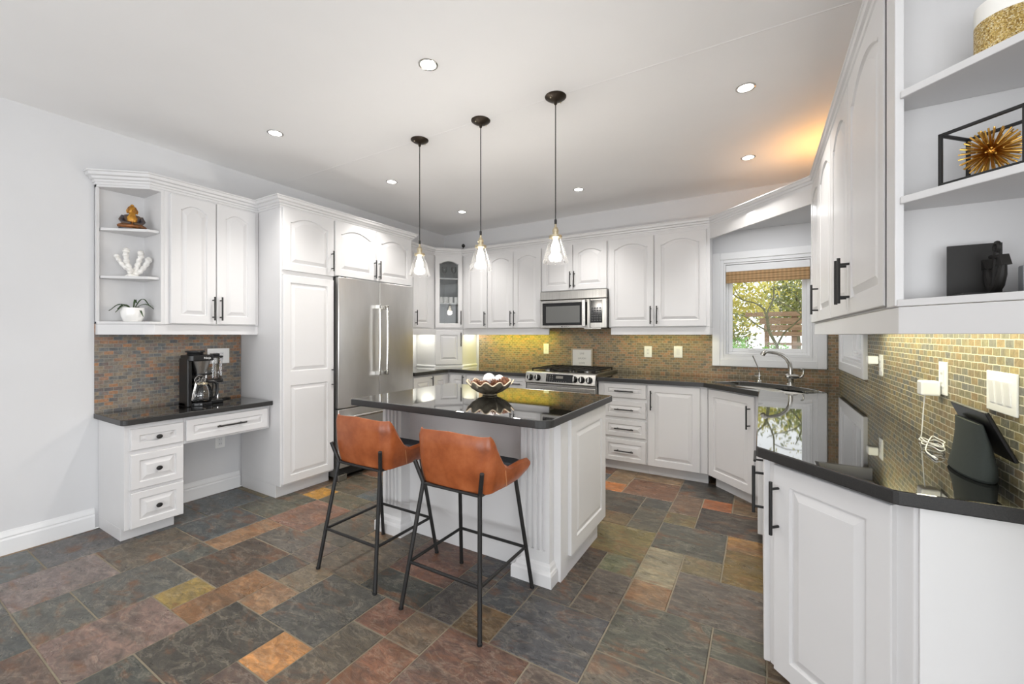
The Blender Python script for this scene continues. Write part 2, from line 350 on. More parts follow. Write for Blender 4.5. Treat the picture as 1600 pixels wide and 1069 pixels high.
mb = MB(); wall_with_hole(mb, 'y', XE, 0.15, YR, YS + 0.15, 0, ZC, (-2.6, 0.6, 0.3, 2.4)); struct(mb.build('wall_family_room', M['wall']))
struct(MB().box(XL - 0.15, XE + 0.15, YR - 0.15, YB + 0.15, ZC, ZC + 0.12).build('ceiling', M['ceil']))
# a shallow drywall ridge that runs across the ceiling at the pendants
struct(MB().loft([[(x, 2.277, ZC + 0.001), (x, 2.283, ZC - 0.0012), (x, 2.287, ZC - 0.0012), (x, 2.293, ZC + 0.001)] for x in (XL + 0.01, XR)]).build('trim_1', M['ceil']))

# floor
X_ = lambda k: -0.39 - 0.205 * k
Y_ = lambda j: 0.49 + 0.2 * j
GREY, DKG, GRN, PNK, RED, ORG, GLD, TAN, OLV, BLU, BRN = (101, 98, 94), (78, 76, 72), (98, 100, 88), (124, 110, 100), (128, 94, 76), (186, 120, 68), (178, 138, 74), (146, 122, 94), (120, 108, 76), (86, 94, 98), (112, 90, 70)
T = [(0, 0, 9, 10, (158, 148, 122)), (0, 0, 8, 8, (150, 120, 90)), (-1, 0, 6, 7, (97, 97, 86)), (-2, -1, 8, 9, (112, 104, 96)), (-1, -1, 10, 10, (124, 112, 84)),
     (-1, 0, 11, 12, (92, 92, 84)), (-2, -2, 12, 12, (164, 124, 72)), (-2, -2, 10, 11, (128, 106, 60)), (0, 0, 13, 13, (126, 114, 76)), (0, 0, 14, 15, (120, 98, 80)),
     (-2, -1, 13, 14, (74, 68, 62)), (-1, -1, 15, 15, (178, 108, 66)), (1, 1, 12, 13, (106, 102, 88)), (1, 2, 10, 11, (130, 118, 78)), (1, 1, 9, 9, (118, 120, 92)),
     (1, 1, 7, 8, (108, 99, 91)), (2, 2, 8, 9, (82, 72, 64)), (2, 2, 7, 7, (92, 88, 84)), (1, 2, 5, 6, (95, 95, 97)), (2, 3, 13, 14, (82, 78, 70)), (2, 3, 12, 12, (120, 102, 74)),
     (1, 2, 15, 16, (126, 92, 72)), (3, 3, 15, 15, (186, 116, 62)), (1, 1, 14, 14, (82, 82, 76)), (-2, -2, 7, 7, (98, 98, 86)), (-2, -2, 5, 6, (116, 98, 86)), (-1, 0, 4, 5, (112, 104, 92)),
     (4, 4, 4, 4, (120, 102, 84)), (3, 3, 5, 5, (110, 88, 60)), (4, 4, 5, 6, (86, 80, 76)), (3, 3, 6, 7, (76, 78, 80)), (4, 4, 7, 8, (80, 80, 82)), (2, 3, 3, 4, (116, 88, 76)), (1, 1, 3, 4, (116, 100, 90)),
     (6, 6, 2, 2, (204, 146, 88)), (6, 7, 3, 4, (88, 87, 82)), (7, 8, 1, 2, (78, 74, 66)), (8, 8, 3, 3, (158, 124, 92)), (8, 8, 4, 4, (142, 126, 102)), (9, 9, 2, 3, (148, 110, 76)),
     (10, 10, 2, 2, (166, 142, 80)), (10, 11, 3, 4, (90, 78, 68)), (12, 12, 4, 5, (156, 122, 92)), (11, 12, 6, 7, (142, 106, 90)), (10, 11, 5, 5, (110, 104, 96)), (9, 9, 4, 4, (84, 84, 80)),
     (7, 8, 5, 6, (120, 108, 92)), (9, 10, 6, 7, (104, 98, 88)), (5, 6, 5, 5, (68, 70, 65)), (5, 5, 4, 4, (132, 94, 78)), (5, 5, 2, 3, (98, 90, 78)), (4, 4, 2, 3, (140, 98, 76)), (5, 6, 6, 7, (124, 88, 74)),
     (15, 16, 0, 0, (100, 106, 106)), (15, 16, 1, 2, (106, 104, 104)), (13, 14, 0, 1, (136, 122, 118)), (13, 14, 2, 3, (108, 98, 84)), (11, 12, 1, 2, (102, 102, 96)), (12, 12, 3, 3, (96, 98, 92)),
     (11, 12, 0, 0, (104, 106, 100)), (9, 10, 0, 1, (142, 118, 108)), (11, 12, -2, -1, (88, 91, 88)), (9, 10, -2, -1, (112, 92, 80)), (7, 8, -1, 0, (80, 82, 76)), (5, 6, 0, 1, (104, 86, 76)),
     (15, 16, 5, 6, (84, 92, 96)), (15, 16, 3, 4, (92, 98, 100)), (13, 14, 4, 5, (84, 90, 92)), (13, 14, 6, 7, (96, 96, 84)), (13, 16, -2, -1, (104, 102, 98)),
     (3, 4, 0, 1, (92, 94, 88)), (2, 2, 1, 2, (118, 96, 84)), (0, 1, 1, 2, (104, 98, 90)), (13, 13, 8, 8, (190, 140, 62)), (11, 12, 8, 8, (104, 100, 84)), (12, 13, 9, 10, (92, 86, 74))]
used = {}
tiles = []
def put(c0, c1, r0, r1, col):
    cells = [(c, r_) for c in range(c0, c1 + 1) for r_ in range(r0, r1 + 1)]
    if any(k in used for k in cells): return False
    for k in cells: used[k] = 1
    tiles.append((c0, c1, r0, r1, col)); return True
for t in T: put(*t)
PALF = [GREY, GREY, DKG, GRN, PNK, RED, TAN, OLV, BLU, BRN, BRN, GREY, (108, 100, 90)]
rf = random.Random(11)
for r_ in range(-18, 21):
    for c in range(-20, 18):
        if (c, r_) in used: continue
        for (w, h) in rf.sample([(2, 2), (2, 1), (1, 2), (2, 2)], 4) + [(1, 1)]:
            if c + w - 1 > 17 or r_ + h - 1 > 20: continue
            if put(c, c + w - 1, r_, r_ + h - 1, rf.choice(PALF)): break
mb = MB(); cols = []; shifts = []
mb.box(XL, XE, YR, YB, -0.05, -0.0028, 1); cols += [(0.3, 0.3, 0.3, 1)] * 6; shifts += [(0, 0, 0)] * 6
for (c0, c1, r0, r1, col) in tiles:
    x0, x1 = max(X_(c1 + 1), XL + 0.001), min(X_(c0), XE); y0, y1 = max(Y_(r0), YR), min(Y_(r1 + 1), YB)
    if x1 - x0 < 0.02 or y1 - y0 < 0.02: continue
    g = 0.0030; j = lambda: rf.uniform(-0.0012, 0.0012)
    a, b, cc_, d = x0 + g + j(), x1 - g + j(), y0 + g + j(), y1 - g + j()
    o_ = [(a, cc_, -0.0028), (b, cc_, -0.0028), (b, d, -0.0028), (a, d, -0.0028)]; e = 0.0025
    i_ = [(a + e, cc_ + e, 0), (b - e, cc_ + e, 0), (b - e, d - e, 0), (a + e, d - e, 0)]
    mb.add(o_ + i_, [(4, 5, 6, 7), (0, 1, 5, 4), (1, 2, 6, 5), (2, 3, 7, 6), (3, 0, 4, 7)])
    k = 0.68
    cols += [S(*col, k)] * 5; shifts += [(rf.uniform(0, 40), rf.uniform(0, 40), rf.uniform(0, 9))] * 5
fo = struct(mb.build('floor', [M['slate'], M['grout']]))
fa = fo.data.attributes.new('tile_tint', 'FLOAT_COLOR', 'FACE'); fb = fo.data.attributes.new('tile_shift', 'FLOAT_VECTOR', 'FACE')
fa.data.foreach_set('color', [q for c in cols for q in c]); fb.data.foreach_set('vector', [q for c in shifts for q in c])

def base_prof(h=0.14): return [(0, 0), (0.016, 0), (0.016, h * 0.62), (0.011, h * 0.70), (0.013, h * 0.76), (0.006, h * 0.93), (0.004, h), (0, h)]
def run_y(prof, x, y0, y1, sgn=1): return MB().loft([[(x + sgn * d, y, z) for d, z in prof] for y in (y0, y1)])
struct(run_y(base_prof(), XL, YR, 1.0).build('baseboard_left', M['trim']))
struct(run_y(base_prof(), XL, 1.34, 1.925).build('baseboard_desk', M['trim']))

def mosaic(name, mtl, parent, boxes):
    mb = MB()
    for b in boxes: mb.box(*b)
    return tag(mb.build(name, mtl, parent))
E_ = 0.007
mosaic('tile_backsplash', M['tile_back'], wall_back, [(-3.30, -0.437, YB - E_, YB, 0.80, 1.40), (-0.437, 0.52, YB - E_, YB, 0.80, 1.02), (0.518, XR, YB - E_, YB, 0.80, 1.9), (-0.437, -0.40, YB - E_, YB, 1.02, 1.40)])
mosaic('tile_backsplash', M['tile_right'], wall_right, [(XR - E_, XR, YS + 0.0, 3.53, 0.80, 1.40), (XR - E_, XR, 3.53, YB - E_, 0.80, 1.03), (XR - E_, XR, 4.55, YB - E_, 1.03, 1.9)])
wl = [o for o in C.objects if o.name == 'wall_left'][0]
mosaic('tile_backsplash', M['tile_left'], wl, [(XL, XL + E_, 1.0, 1.933, 0.76, 1.40)])

# ------------------------------------------------------------------ windows
def ring(mb, x0, x1, z0, z1, w, y0, y1):
    mb.box(x0, x0 + w, y0, y1, z0, z1); mb.box(x1 - w, x1, y0, y1, z0, z1); mb.box(x0 + w, x1 - w, y0, y1, z0, z0 + w); mb.box(x0 + w, x1 - w, y0, y1, z1 - w, z1)
def window(name, w, h, loc, rz, cas=0.105):
    """local: x across the opening, y outwards through the wall, z up; origin = opening's lower left on the wall face"""
    t = bpy.data.objects.new(name, None); C.objects.link(t); t.location = loc; t.rotation_euler = (0, 0, rz); struct(t)
    mb = MB(); ring(mb, -cas, w + cas, -cas, h + cas, cas - 0.035, -0.030, 0); ring(mb, -0.036, w + 0.036, -0.036, h + 0.036, 0.034, -0.020, 0.0)
    mb.build('casing', M['trim'], t, bevel=0.004)
    mb = MB(); ring(mb, 0.0, w, 0.0, h, 0.014, -0.012, 0.145); mb.build('jamb', M['trim'], t)
    mb = MB(); ring(mb, 0.014, w - 0.014, 0.014, h - 0.014, 0.022, 0.05, 0.12); ring(mb, 0.036, w - 0.036, 0.036, h - 0.036, 0.036, 0.065, 0.105)
    mb.build('sash', M['trim'], t, bevel=0.003)
    MB().box(0.07, w - 0.07, 0.083, 0.087, 0.07, h - 0.07).build('pane', M['pane'], t)
    mb = MB(); mb.box(w * 0.28, w * 0.46, 0.035, 0.055, 0.038, 0.05); mb.tube([(w * 0.30, 0.03, 0.056), (w * 0.36, 0.022, 0.062), (w * 0.44, 0.026, 0.05)], 0.006, 8)
    mb.build('crank', M['trim'], t, smooth=True)
    return t
w1 = window('window_1', W1[1] - W1[0], W1[3] - W1[2], (W1[0], YB, W1[2]), 0)
w2 = window('window_2', W2[1] - W2[0], W2[3] - W2[2], (XR, W2[1], W2[2]), -PI / 2)
bl = thing('roman_blind', 'rolled-up woven bamboo blind at the top of the sink window', 'blind', (W1[0], YB, 0))
MB().box(0.016, 0.704, -0.005, 0.030, 1.945, 2.012).build('valance', M['trim'], bl, bevel=0.003)
mb = MB()
for k in range(5):
    z = 1.835 + k * 0.024; mb.loft([[(x, 0.002 + 0.004 * (k % 2), z), (x, -0.002, z + 0.012), (x, 0.002, z + 0.026), (x, 0.026, z + 0.026), (x, 0.03, z)] for x in (0.02, 0.70)])
mb.build('folded_shade', M['blind'], bl, smooth=True)

# ------------------------------------------------------------------ cabinet kit
def arc_s(t):
    q = (2 * t - 1) / 0.9
    return 1 - q * q if abs(q) < 1 else 0.0
def field_loop(w, x0, z0, z1, ins, y, arch, N=20):
    x_0, x_1 = x0 + ins, x0 + w - ins
    pts = [(x_0, y, z0 + ins), (x_1, y, z0 + ins)]
    for k in range(N + 1):
        t = k / N; z = z1 - ins - (arch * (1 - arc_s(t)) if arch else 0)
        pts.append((x_1 + (x_0 - x_1) * t, y, z))
    return pts
TD = 0.020
def door_mb(w, h, panels=None, stile=0.058, glass_door=False):
    mb = MB(); e = 0.003
    rect = lambda i, y: [(i, y, i), (w - i, y, i), (w - i, y, h - i), (i, y, h - i)]
    if glass_door:
        a = panels[0][2]
        mb.loft([field_loop(w, 0, 0, h, i, y, ar) for i, y, ar in ((0, 0, 0), (0, -TD + e, 0), (e, -TD, 0), (stile - 0.008, -TD, a), (stile, -TD + 0.008, a), (stile, 0, a), (0, 0, 0))], False, False)
        return mb
    mb.loft([rect(0, 0), rect(0, -TD + e), rect(e, -TD)], True, False)
    for (z0, z1, a) in (panels or [(e, h - e, 0)]):
        prof = [(0, -TD, 0), (stile, -TD, a), (stile + 0.004, -TD + 0.0095, a), (stile + 0.010, -TD + 0.0095, a), (stile + 0.034, -TD + 0.0015, a), (stile + 0.036, -TD + 0.0005, a)]
        mb.loft([field_loop(w - 2 * e, e, z0, z1, i, y, ar) for i, y, ar in prof], False, True)
    return mb
def pull(parent, x, z, vert=True, L=0.18, name='handle'):
    """black bar pull on the front of a door or drawer (local coords of the door)"""
    y = -TD; o = 0.034; mb = MB(); q = L * 0.36
    if vert:
        mb.tube([(x, y - o, z - L / 2), (x, y - o, z + L / 2)], 0.006, 12)
        for s_ in (-q, q): mb.tube([(x, y, z + s_), (x, y - o, z + s_)], 0.0048, 10)
    else:
        mb.tube([(x - L / 2, y - o, z), (x + L / 2, y - o, z)], 0.006, 12)
        for s_ in (-q, q): mb.tube([(x + s_, y, z), (x + s_, y - o, z)], 0.0048, 10)
    return mb.build(name, M['black'], parent, smooth=True)
def knob(parent, x, z):
    mb = MB()
    prof = [(0.006, 0), (0.006, 0.010), (0.015, 0.014), (0.0165, 0.020), (0.013, 0.026), (0.005, 0.028)]
    mb.loft([[(x + r_ * 1.05 * math.cos(2 * PI * i / 18), -TD - d, z + r_ * 0.9 * math.sin(2 * PI * i / 18)) for i in range(18)] for r_, d in prof])
    return mb.build('knob', M['black'], parent, smooth=True)
def door(root, x, z, w, h, arch=0.0, hv=None, panels=None, stile=0.058, name='door'):
    mb = door_mb(w, h, panels or ([(0.003, h - 0.003, arch)]), stile)
    d = mb.build(name, M['cab'], root, loc=(x, 0, z))
    if hv: pull(d, hv[0] - x, hv[1] - z, True)
    return d
def drawer(root, x, z, w, h, hh=None, kn=False, stile=0.036, L=0.18):
    d = door_mb(w, h, None, stile).build('drawer', M['cab'], root, loc=(x, 0, z))
    if kn: knob(d, w / 2, h / 2)
    else: pull(d, (hh[0] - x) if hh else w / 2, (hh[1] - z) if hh else h / 2, False, L)
    return d
def carcass(root, w, d, z0, z1, toe=0.0, x0=0.0, name='carcass', toe_x=(0, 0)):
    mb = MB()
    mb.box(x0, x0 + w, 0, d, max(z0, toe), z1)
    if toe: mb.box(x0 + toe_x[0], x0 + w - toe_x[1], 0.065, d, 0, toe)
    return mb.build(name, M['cab'], root, bevel=0.0015, seg=1)
RL, RR, RB, RD, RG = PI / 2, -PI / 2, 0.0, -PI / 4, PI / 4
crown = [(0, 0), (0.006, 0), (0.006, 0.016), (0.012, 0.018), (0.014, 0.030), (0.026, 0.036), (0.030, 0.050), (0.044, 0.056), (0.048, 0.074), (0.056, 0.078), (0.056, 0.086), (0, 0.086)]
def sweep(path, prof, z0, side=1):
    """profile swept along a plan polyline with mitres; profile offset to the right of travel * side"""
    P = [Vector((p[0], p[1])) for p in path]; loops = []
    for i, p in enumerate(P):
        ds = []
        if i > 0: ds.append((P[i] - P[i - 1]).normalized())
        if i < len(P) - 1: ds.append((P[i + 1] - P[i]).normalized())
        ns = [Vector((d.y, -d.x)) * side for d in ds]
        nn = sum(ns, Vector((0, 0))).normalized(); k = 1.0 / max(nn.dot(ns[0]), 0.3)
        loops.append([(p.x + nn.x * d * k, p.y + nn.y * d * k, z0 + z) for d, z in prof])
    return MB().loft(loops)

# ---- desk group on the left wall
YP = 1.933
t = thing('desk_drawer_pedestal', 'white three-drawer pedestal under the left end of the desk worktop', 'cabinet', (-3.45, 1.020, 0), RL)
carcass(t, 0.315, 0.455, 0.08, 0.749, 0.08, toe_x=(0, 0.03))
for (z, h) in ((0.583, 0.134), (0.331, 0.224), (0.085, 0.226)): drawer(t, 0.027, z, 0.282, h, kn=True, stile=0.040)
t = thing('desk_pencil_drawer', 'white shallow pencil drawer hung under the desk worktop beside the pantry', 'cabinet', (-3.45, 1.336, 0), RL)
MB().box(0, 0.592, 0, 0.42, 0.562, 0.749).build('carcass', M['cab'], t, bevel=0.0015)
drawer(t, 0.010, 0.577, 0.560, 0.150, stile=0.040, L=0.20)
wt = MB().prism(rrect(-3.905, -3.405, 0.995, 1.932, [0.03, 0, 0, 0]), 0.750, 0.786, side=1).build('desk_worktop', [M['granite'], M['graniteedge']], bevel=0.004)
tag(wt, 'short black granite worktop of the desk, with the coffee maker on it', 'worktop')
# upper wall cabinet above the desk
t = thing('wall_cabinet', 'white two-door wall cabinet above the desk, beside the open shelves', 'cabinet', (-3.62, 1.285, 0), RL)
carcass(t, 0.645, 0.285, 1.395, 2.35)
door(t, 0.033, 1.402, 0.288, 0.925, 0.036, (0.298, 1.52)); door(t, 0.327, 1.402, 0.288, 0.925, 0.036, (0.350, 1.52))
# open corner shelves at the desk end
t = thing('open_shelf_unit', 'white open end shelf unit above the desk holding figurine, coral and potted plant', 'shelf', (-3.908, 1.0, 0))
poly = [(0.0, 0.0), (0.045, 0.0), (0.285, 0.205), (0.288, 0.284), (0.0, 0.284)]
ins = [(0.008, 0.02), (0.05, 0.02), (0.262, 0.205), (0.268, 0.266), (0.008, 0.266)]
mb = MB(); mb.box(0, 0.006, 0.0, 0.284, 1.395, 2.35); mb.box(0.0, 0.288, 0.268, 0.2845, 1.395, 2.35); mb.box(0, 0.035, 0, 0.016, 1.395, 2.35)
mb.build('back_panel', M['cab'], t)
MB().prism(poly, 1.395, 1.412).build('shelf', M['cab'], t, bevel=0.002)
for z in (1.725, 2.052): MB().prism(ins, z - 0.018, z).build('shelf', M['cab'], t, bevel=0.002)
MB().prism(poly, 2.325, 2.35).build('top_panel', M['cab'], t)
struct(sweep([(-3.905, 1.0), (-3.863, 1.0), (-3.622, 1.207), (-3.620, 1.30), (-3.620, 1.932)], crown, 2.340, 1).build('trim_2', M['cab']))
struct(MB().prism([(-3.905, 1.004), (-3.863, 1.004), (-3.66, 1.18), (-3.628, 1.235), (-3.628, 1.932), (-3.648, 1.932), (-3.648, 1.24), (-3.67, 1.20), (-3.87, 1.024), (-3.905, 1.024)], 1.322, 1.394).build('trim_3', M['cab'], bevel=0.002))

# pantry
t = thing('pantry_cabinet', 'tall white pantry cabinet between the desk and the refrigerator', 'cabinet', (-3.307, YP, 0), RL)
carcass(t, 0.484, 0.585, 0.10, 2.36, 0.10)
door(t, 0.014, 1.843, 0.462, 0.505, 0.046, (0.452, 1.975)); d = door(t, 0.014, 0.116, 0.462, 1.692, 0, (0.455, 0.945), panels=[(0.003, 0.850, 0), (0.850, 1.689, 0)])
# fridge cabinet
t = thing('bridge_cabinet', 'white two-door cabinet bridging over the stainless refrigerator', 'cabinet', (-3.307, 2.418, 0), RL)
carcass(t, 0.957, 0.59, 1.852, 2.36)
o = MB().box(-3.897, -3.309, 3.3755, 3.3925, 0, 2.36).build('refrigerator_end_panel', M['cab']); tag(o, 'tall white end panel on the far side of the refrigerator', 'panel')
door(t, 0.006, 1.856, 0.466, 0.492, 0.046, (0.447, 1.965)); door(t, 0.478, 1.856, 0.480, 0.492, 0.046, (0.503, 1.965))
struct(sweep([(-3.905, YP), (-3.307, YP), (-3.307, 3.394), (-3.60, 3.394), (-3.60, 4.10), (-3.35, 4.37), (-0.415, 4.37)], crown, 2.345, 1).build('trim_4', M['cab']))

# refrigerator
t = thing('refrigerator', 'stainless french-door refrigerator beside the tall white pantry', 'refrigerator', (-3.305, 2.432, 0), RL)
FW = 0.938
MB().box(0, FW, 0, 0.58, 0.03, 1.835).build('cabinet_body', mat('fridge_side_grey', S(96, 95, 93), 0.4, 0.4), t, bevel=0.003)
def bowed(x0, x1, z0, z1, y0, yf, bow=0.012):
    n = 12; lp = []
    top = []
    for k in range(n + 1):
        x = x0 + (x1 - x0) * k / n; top.append((x, yf - bow * (1 - ((2 * (k / n) - 1)) ** 2)))
    poly = [(x0, y0)] + [(x0, yf)] + top[1:-1] + [(x1, yf), (x1, y0)]
    return MB().prism(poly, z0, z1)
for (x0, x1, hx) in ((0.0, 0.470, 0.425), (0.475, FW, 0.520)):
    d = bowed(x0, x1, 0.655, 1.842, -0.003, -0.050).build('door', M['fridge'], t, smooth=True, bevel=0.004)
    mb = MB()
    mb.tube([(hx, -0.104, 0.935), (hx, -0.112, 1.1), (hx, -0.115, 1.27), (hx, -0.112, 1.44), (hx, -0.104, 1.605)], 0.013, 14)
    mb.box(hx - 0.013, hx + 0.013, -0.116, -0.056, 0.925, 0.965); mb.box(hx - 0.013, hx + 0.013, -0.116, -0.056, 1.575, 1.615)
    mb.build('handle', M['chrome'], d, smooth=True, bevel=0.003)
d = bowed(0.0, FW, 0.115, 0.645, -0.003, -0.050).build('freezer_drawer', M['fridge'], t, smooth=True, bevel=0.004)
mb = MB(); mb.tube([(0.10, -0.115, 0.575), (FW / 2, -0.122, 0.575), (FW - 0.10, -0.115, 0.575)], 0.013, 14)
for x in (0.12, FW - 0.12): mb.box(x - 0.018, x + 0.018, -0.118, -0.050, 0.562, 0.588)
mb.build('handle', M['chrome'], d, smooth=True)
MB().box(0.02, FW - 0.02, -0.02, 0.02, 0.035, 0.105).build('toe_grille', M['gap'], t)
for x in (0.0, FW - 0.09): MB().box(x, x + 0.09, -0.052, 0.01, 0.0, 0.055).build('foot', M['steel'], t, bevel=0.004)
MB().box(0.01, 0.09, -0.04, 0.02, 1.835, 1.85).build('hinge_cover', M['gap'], t)

# ---- back-left corner uppers
t = thing('wall_cabinet', 'narrow white wall cabinet between refrigerator and glass corner cabinet', 'cabinet', (-3.60, 3.395, 0), RL)
carcass(t, 0.712, 0.305, 1.40, 2.35); door(t, 0.315, 1.41, 0.315, 0.915, 0.05, (0.350, 1.53)); door(t, 0.006, 1.41, 0.303, 0.915, 0.05)
P, Q = (-3.594, 4.110), (-3.340, 4.364)
t = thing('glass_corner_cabinet', 'white diagonal corner cabinet with an arched glass door', 'cabinet')
pol = [P, Q, (-3.340, 4.672), (-3.902, 4.672), (-3.902, 4.110)]
mb = MB(); mb.prism(pol, 1.398, 1.415); mb.prism(pol, 2.33, 2.35)
mb.box(-3.902, -3.894, 4.112, 4.672, 1.41, 2.34, 1); mb.box(-3.902, -3.340, 4.664, 4.672, 1.41, 2.34, 1)
mb.box(-3.902, P[0] + 0.0, 4.110, 4.116, 1.41, 2.34); mb.box(-3.346, -3.340, Q[1], 4.672, 1.41, 2.34)
mb.build('carcass', [M['cab'], M['inside']], t)
for z in (1.735, 2.055): MB().prism([(P[0] + 0.01, P[1] + 0.015), (Q[0] - 0.015, Q[1] - 0.01), (-3.352, 4.662), (-3.892, 4.662), (-3.892, 4.120)], z - 0.016, z).build('shelf', M['cab'], t)
dw = math.hypot(Q[0] - P[0], Q[1] - P[1])
d = door_mb(dw - 0.012, 0.915, [(0, 0, 0.036)], 0.058, True).build('door', M['cab'], t)
d.location = (P[0] + 0.004, P[1] + 0.004, 1.412); d.rotation_euler = (0, 0, RG)
MB().box(0.05, dw - 0.062, -0.008, -0.004, 0.05, 0.862).build('pane', M['cabglass'], d)
pull(d, dw - 0.035, 0.13)
# appliance garage below it
t = thing('appliance_garage', 'white diagonal appliance garage standing on the worktop below the glass corner cabinet', 'cabinet')
MB().prism(pol, 0.906, 1.396).build('carcass', M['cab'], t, bevel=0.0015)
d = door_mb(dw - 0.016, 0.445).build('door', M['cab'], t); d.location = (P[0] + 0.006, P[1] + 0.006, 0.936); d.rotation_euler = (0, 0, RG)
pull(d, dw - 0.037, 0.325)
mb = sweep([(-3.90, 4.11), P, Q, (-3.340, 4.670)], [(0, 0), (0.014, 0), (0.014, 0.016), (0.008, 0.024), (0, 0.024)], 0.906, 1)
mb.build('base_moulding', M['trim'], t)

# ---- back wall uppers
t = thing('wall_cabinet', 'single-door white wall cabinet between glass corner cabinet and double wall cabinet', 'cabinet', (-3.338, 4.37, 0), RB)
carcass(t, 0.388, 0.30, 1.397, 2.35); door(t, 0.048, 1.405, 0.338, 0.92, 0.036, (0.365, 1.52))
t = thing('wall_cabinet', 'double-door white wall cabinet left of the microwave over the yellow-lit tiles', 'cabinet', (-2.949, 4.37, 0), RB)
carcass(t, 0.756, 0.30, 1.397, 2.35); door(t, 0.006, 1.405, 0.372, 0.92, 0.036, (0.356, 1.52)); door(t, 0.383, 1.405, 0.370, 0.92, 0.036, (0.405, 1.52))
t = thing('wall_cabinet', 'short double-door white wall cabinet directly above the microwave', 'cabinet', (-2.192, 4.37, 0), RB)
carcass(t, 0.791, 0.30, 1.812, 2.35); door(t, 0.010, 1.820, 0.380, 0.505, 0.036, (0.370, 1.935)); door(t, 0.396, 1.820, 0.385, 0.505, 0.036, (0.418, 1.935))
t = thing('wall_cabinet', 'wide double-door white wall cabinet between the microwave and the sink window', 'cabinet', (-1.400, 4.37, 0), RB)
carcass(t, 0.985, 0.30, 1.397, 2.35); door(t, 0.010, 1.405, 0.463, 0.92, 0.046, (0.447, 1.52)); door(t, 0.482, 1.405, 0.475, 0.92, 0.046, (0.508, 1.52))
struct(MB().box(-3.335, -2.10, 4.372, 4.392, 1.322, 1.396).box(-3.594, -3.574, 3.40, 4.105, 1.322, 1.396).box(-1.372, -0.415, 4.372, 4.392, 1.322, 1.396).box(-0.435, -0.415, 4.392, 4.668, 1.322, 1.396).build('trim_5', M['cab'], bevel=0.002))

# microwave
t = thing('microwave', 'stainless over-the-range microwave under the short wall cabinet', 'microwave', (-2.170, 4.315, 0), RB)
MW = 0.780
MB().box(0, MW, 0.0, 0.35, 1.397, 1.806).build('case', M['gap'], t, bevel=0.003)
MB().box(0, MW, -0.035, 0.0, 1.712, 1.806).build('vent_panel', M['steel'], t, bevel=0.006)
d = None
mb = MB(); ring(mb, 0.0, 0.595, 1.397, 1.706, 0.030, -0.035, 0); d = mb.build('door', M['steel'], t, bevel=0.003)
MB().box(0.028, 0.568, -0.031, -0.004, 1.425, 1.678).build('window_surround', M['dark'], d)
MB().box(0.075, 0.480, -0.0325, -0.028, 1.455, 1.640).build('window', M['mesh'], d)
mb = MB(); mb.box(0.520, 0.556, -0.075, -0.058, 1.412, 1.70); mb.box(0.528, 0.548, -0.06, -0.030, 1.425, 1.445); mb.box(0.528, 0.548, -0.06, -0.030, 1.665, 1.685)
mb.build('handle', M['chrome'], d, bevel=0.004)
MB().box(0.600, MW, -0.035, 0, 1.397, 1.706).build('control_surround', M['steel'], t, bevel=0.004)
cp = MB().box(0.606, 0.735, -0.038, -0.03, 1.450, 1.690).build('control_panel', M['dark'], t)
mb = MB()
for i in range(4):
    for j in range(6): mb.box(0.615 + i * 0.029, 0.635 + i * 0.029, -0.0388, -0.038, 1.468 + j * 0.026, 1.482 + j * 0.026)
mb.build('keypad', mat('keypad_grey', S(70, 70, 72), 0.5), cp)
text_mesh('maker_mark', 'BOSCH', 0.020, M['gap'], t, (0.325, -0.0353, 1.4125), (PI / 2, 0, 0))
MB().lathe([(0.0078, 0), (0.0078, 0.0005)], 20).build('maker_emblem', M['gap'], t, loc=(0.273, -0.0352, 1.4125)).rotation_euler = (PI / 2, 0, 0)
MB().box(0.53, 0.72, -0.03, 0.10, 1.385, 1.397).build('under_light', M['steel'], t)

# ---- base cabinets, back-left run
t = thing('base_cabinet', 'white base cabinet between the refrigerator and the corner base cabinet', 'cabinet', (-3.30, 3.395, 0), RL)
carcass(t, 0.325, 0.60, 0.10, 0.864, 0.10); door(t, 0.008, 0.11, 0.310, 0.735, 0, (0.290, 0.75))
t = thing('corner_base_cabinet', 'white inside-corner base cabinet below the appliance garage', 'cabinet', (-3.30, 3.722, 0))
MB().prism([(0, 0), (0, 0.298), (0.29, 0.298), (0.29, 0.945), (-0.60, 0.945), (-0.60, 0)], 0.10, 0.864).prism([(-0.065, 0), (-0.065, 0.363), (0.29, 0.363), (0.29, 0.945), (-0.60, 0.945), (-0.60, 0)], 0, 0.10).build('carcass', M['cab'], t)
d = door_mb(0.255, 0.735).build('door', M['cab'], t, loc=(0, 0.015, 0.11)); d.rotation_euler = (0, 0, RL)
d = door_mb(0.235, 0.735).build('door', M['cab'], t, loc=(0.045, 0.298, 0.11)); pull(d, 0.212, 0.64)
t = thing('base_cabinet', 'white drawer base cabinet beside the corner base cabinet, behind the island bowl', 'cabinet', (-3.008, 4.02, 0), RB)
carcass(t, 0.50, 0.64, 0.10, 0.864, 0.10)
for (z, h) in ((0.715, 0.132), (0.43, 0.275), (0.11, 0.31)): drawer(t, 0.01, z, 0.48, h)
t = thing('base_cabinet', 'narrow white drawer base cabinet directly left of the range', 'cabinet', (-2.506, 4.02, 0), RB)
carcass(t, 0.318, 0.64, 0.10, 0.864, 0.10)
for (z, h) in ((0.715, 0.132), (0.43, 0.275), (0.11, 0.31)): drawer(t, 0.01, z, 0.298, h)
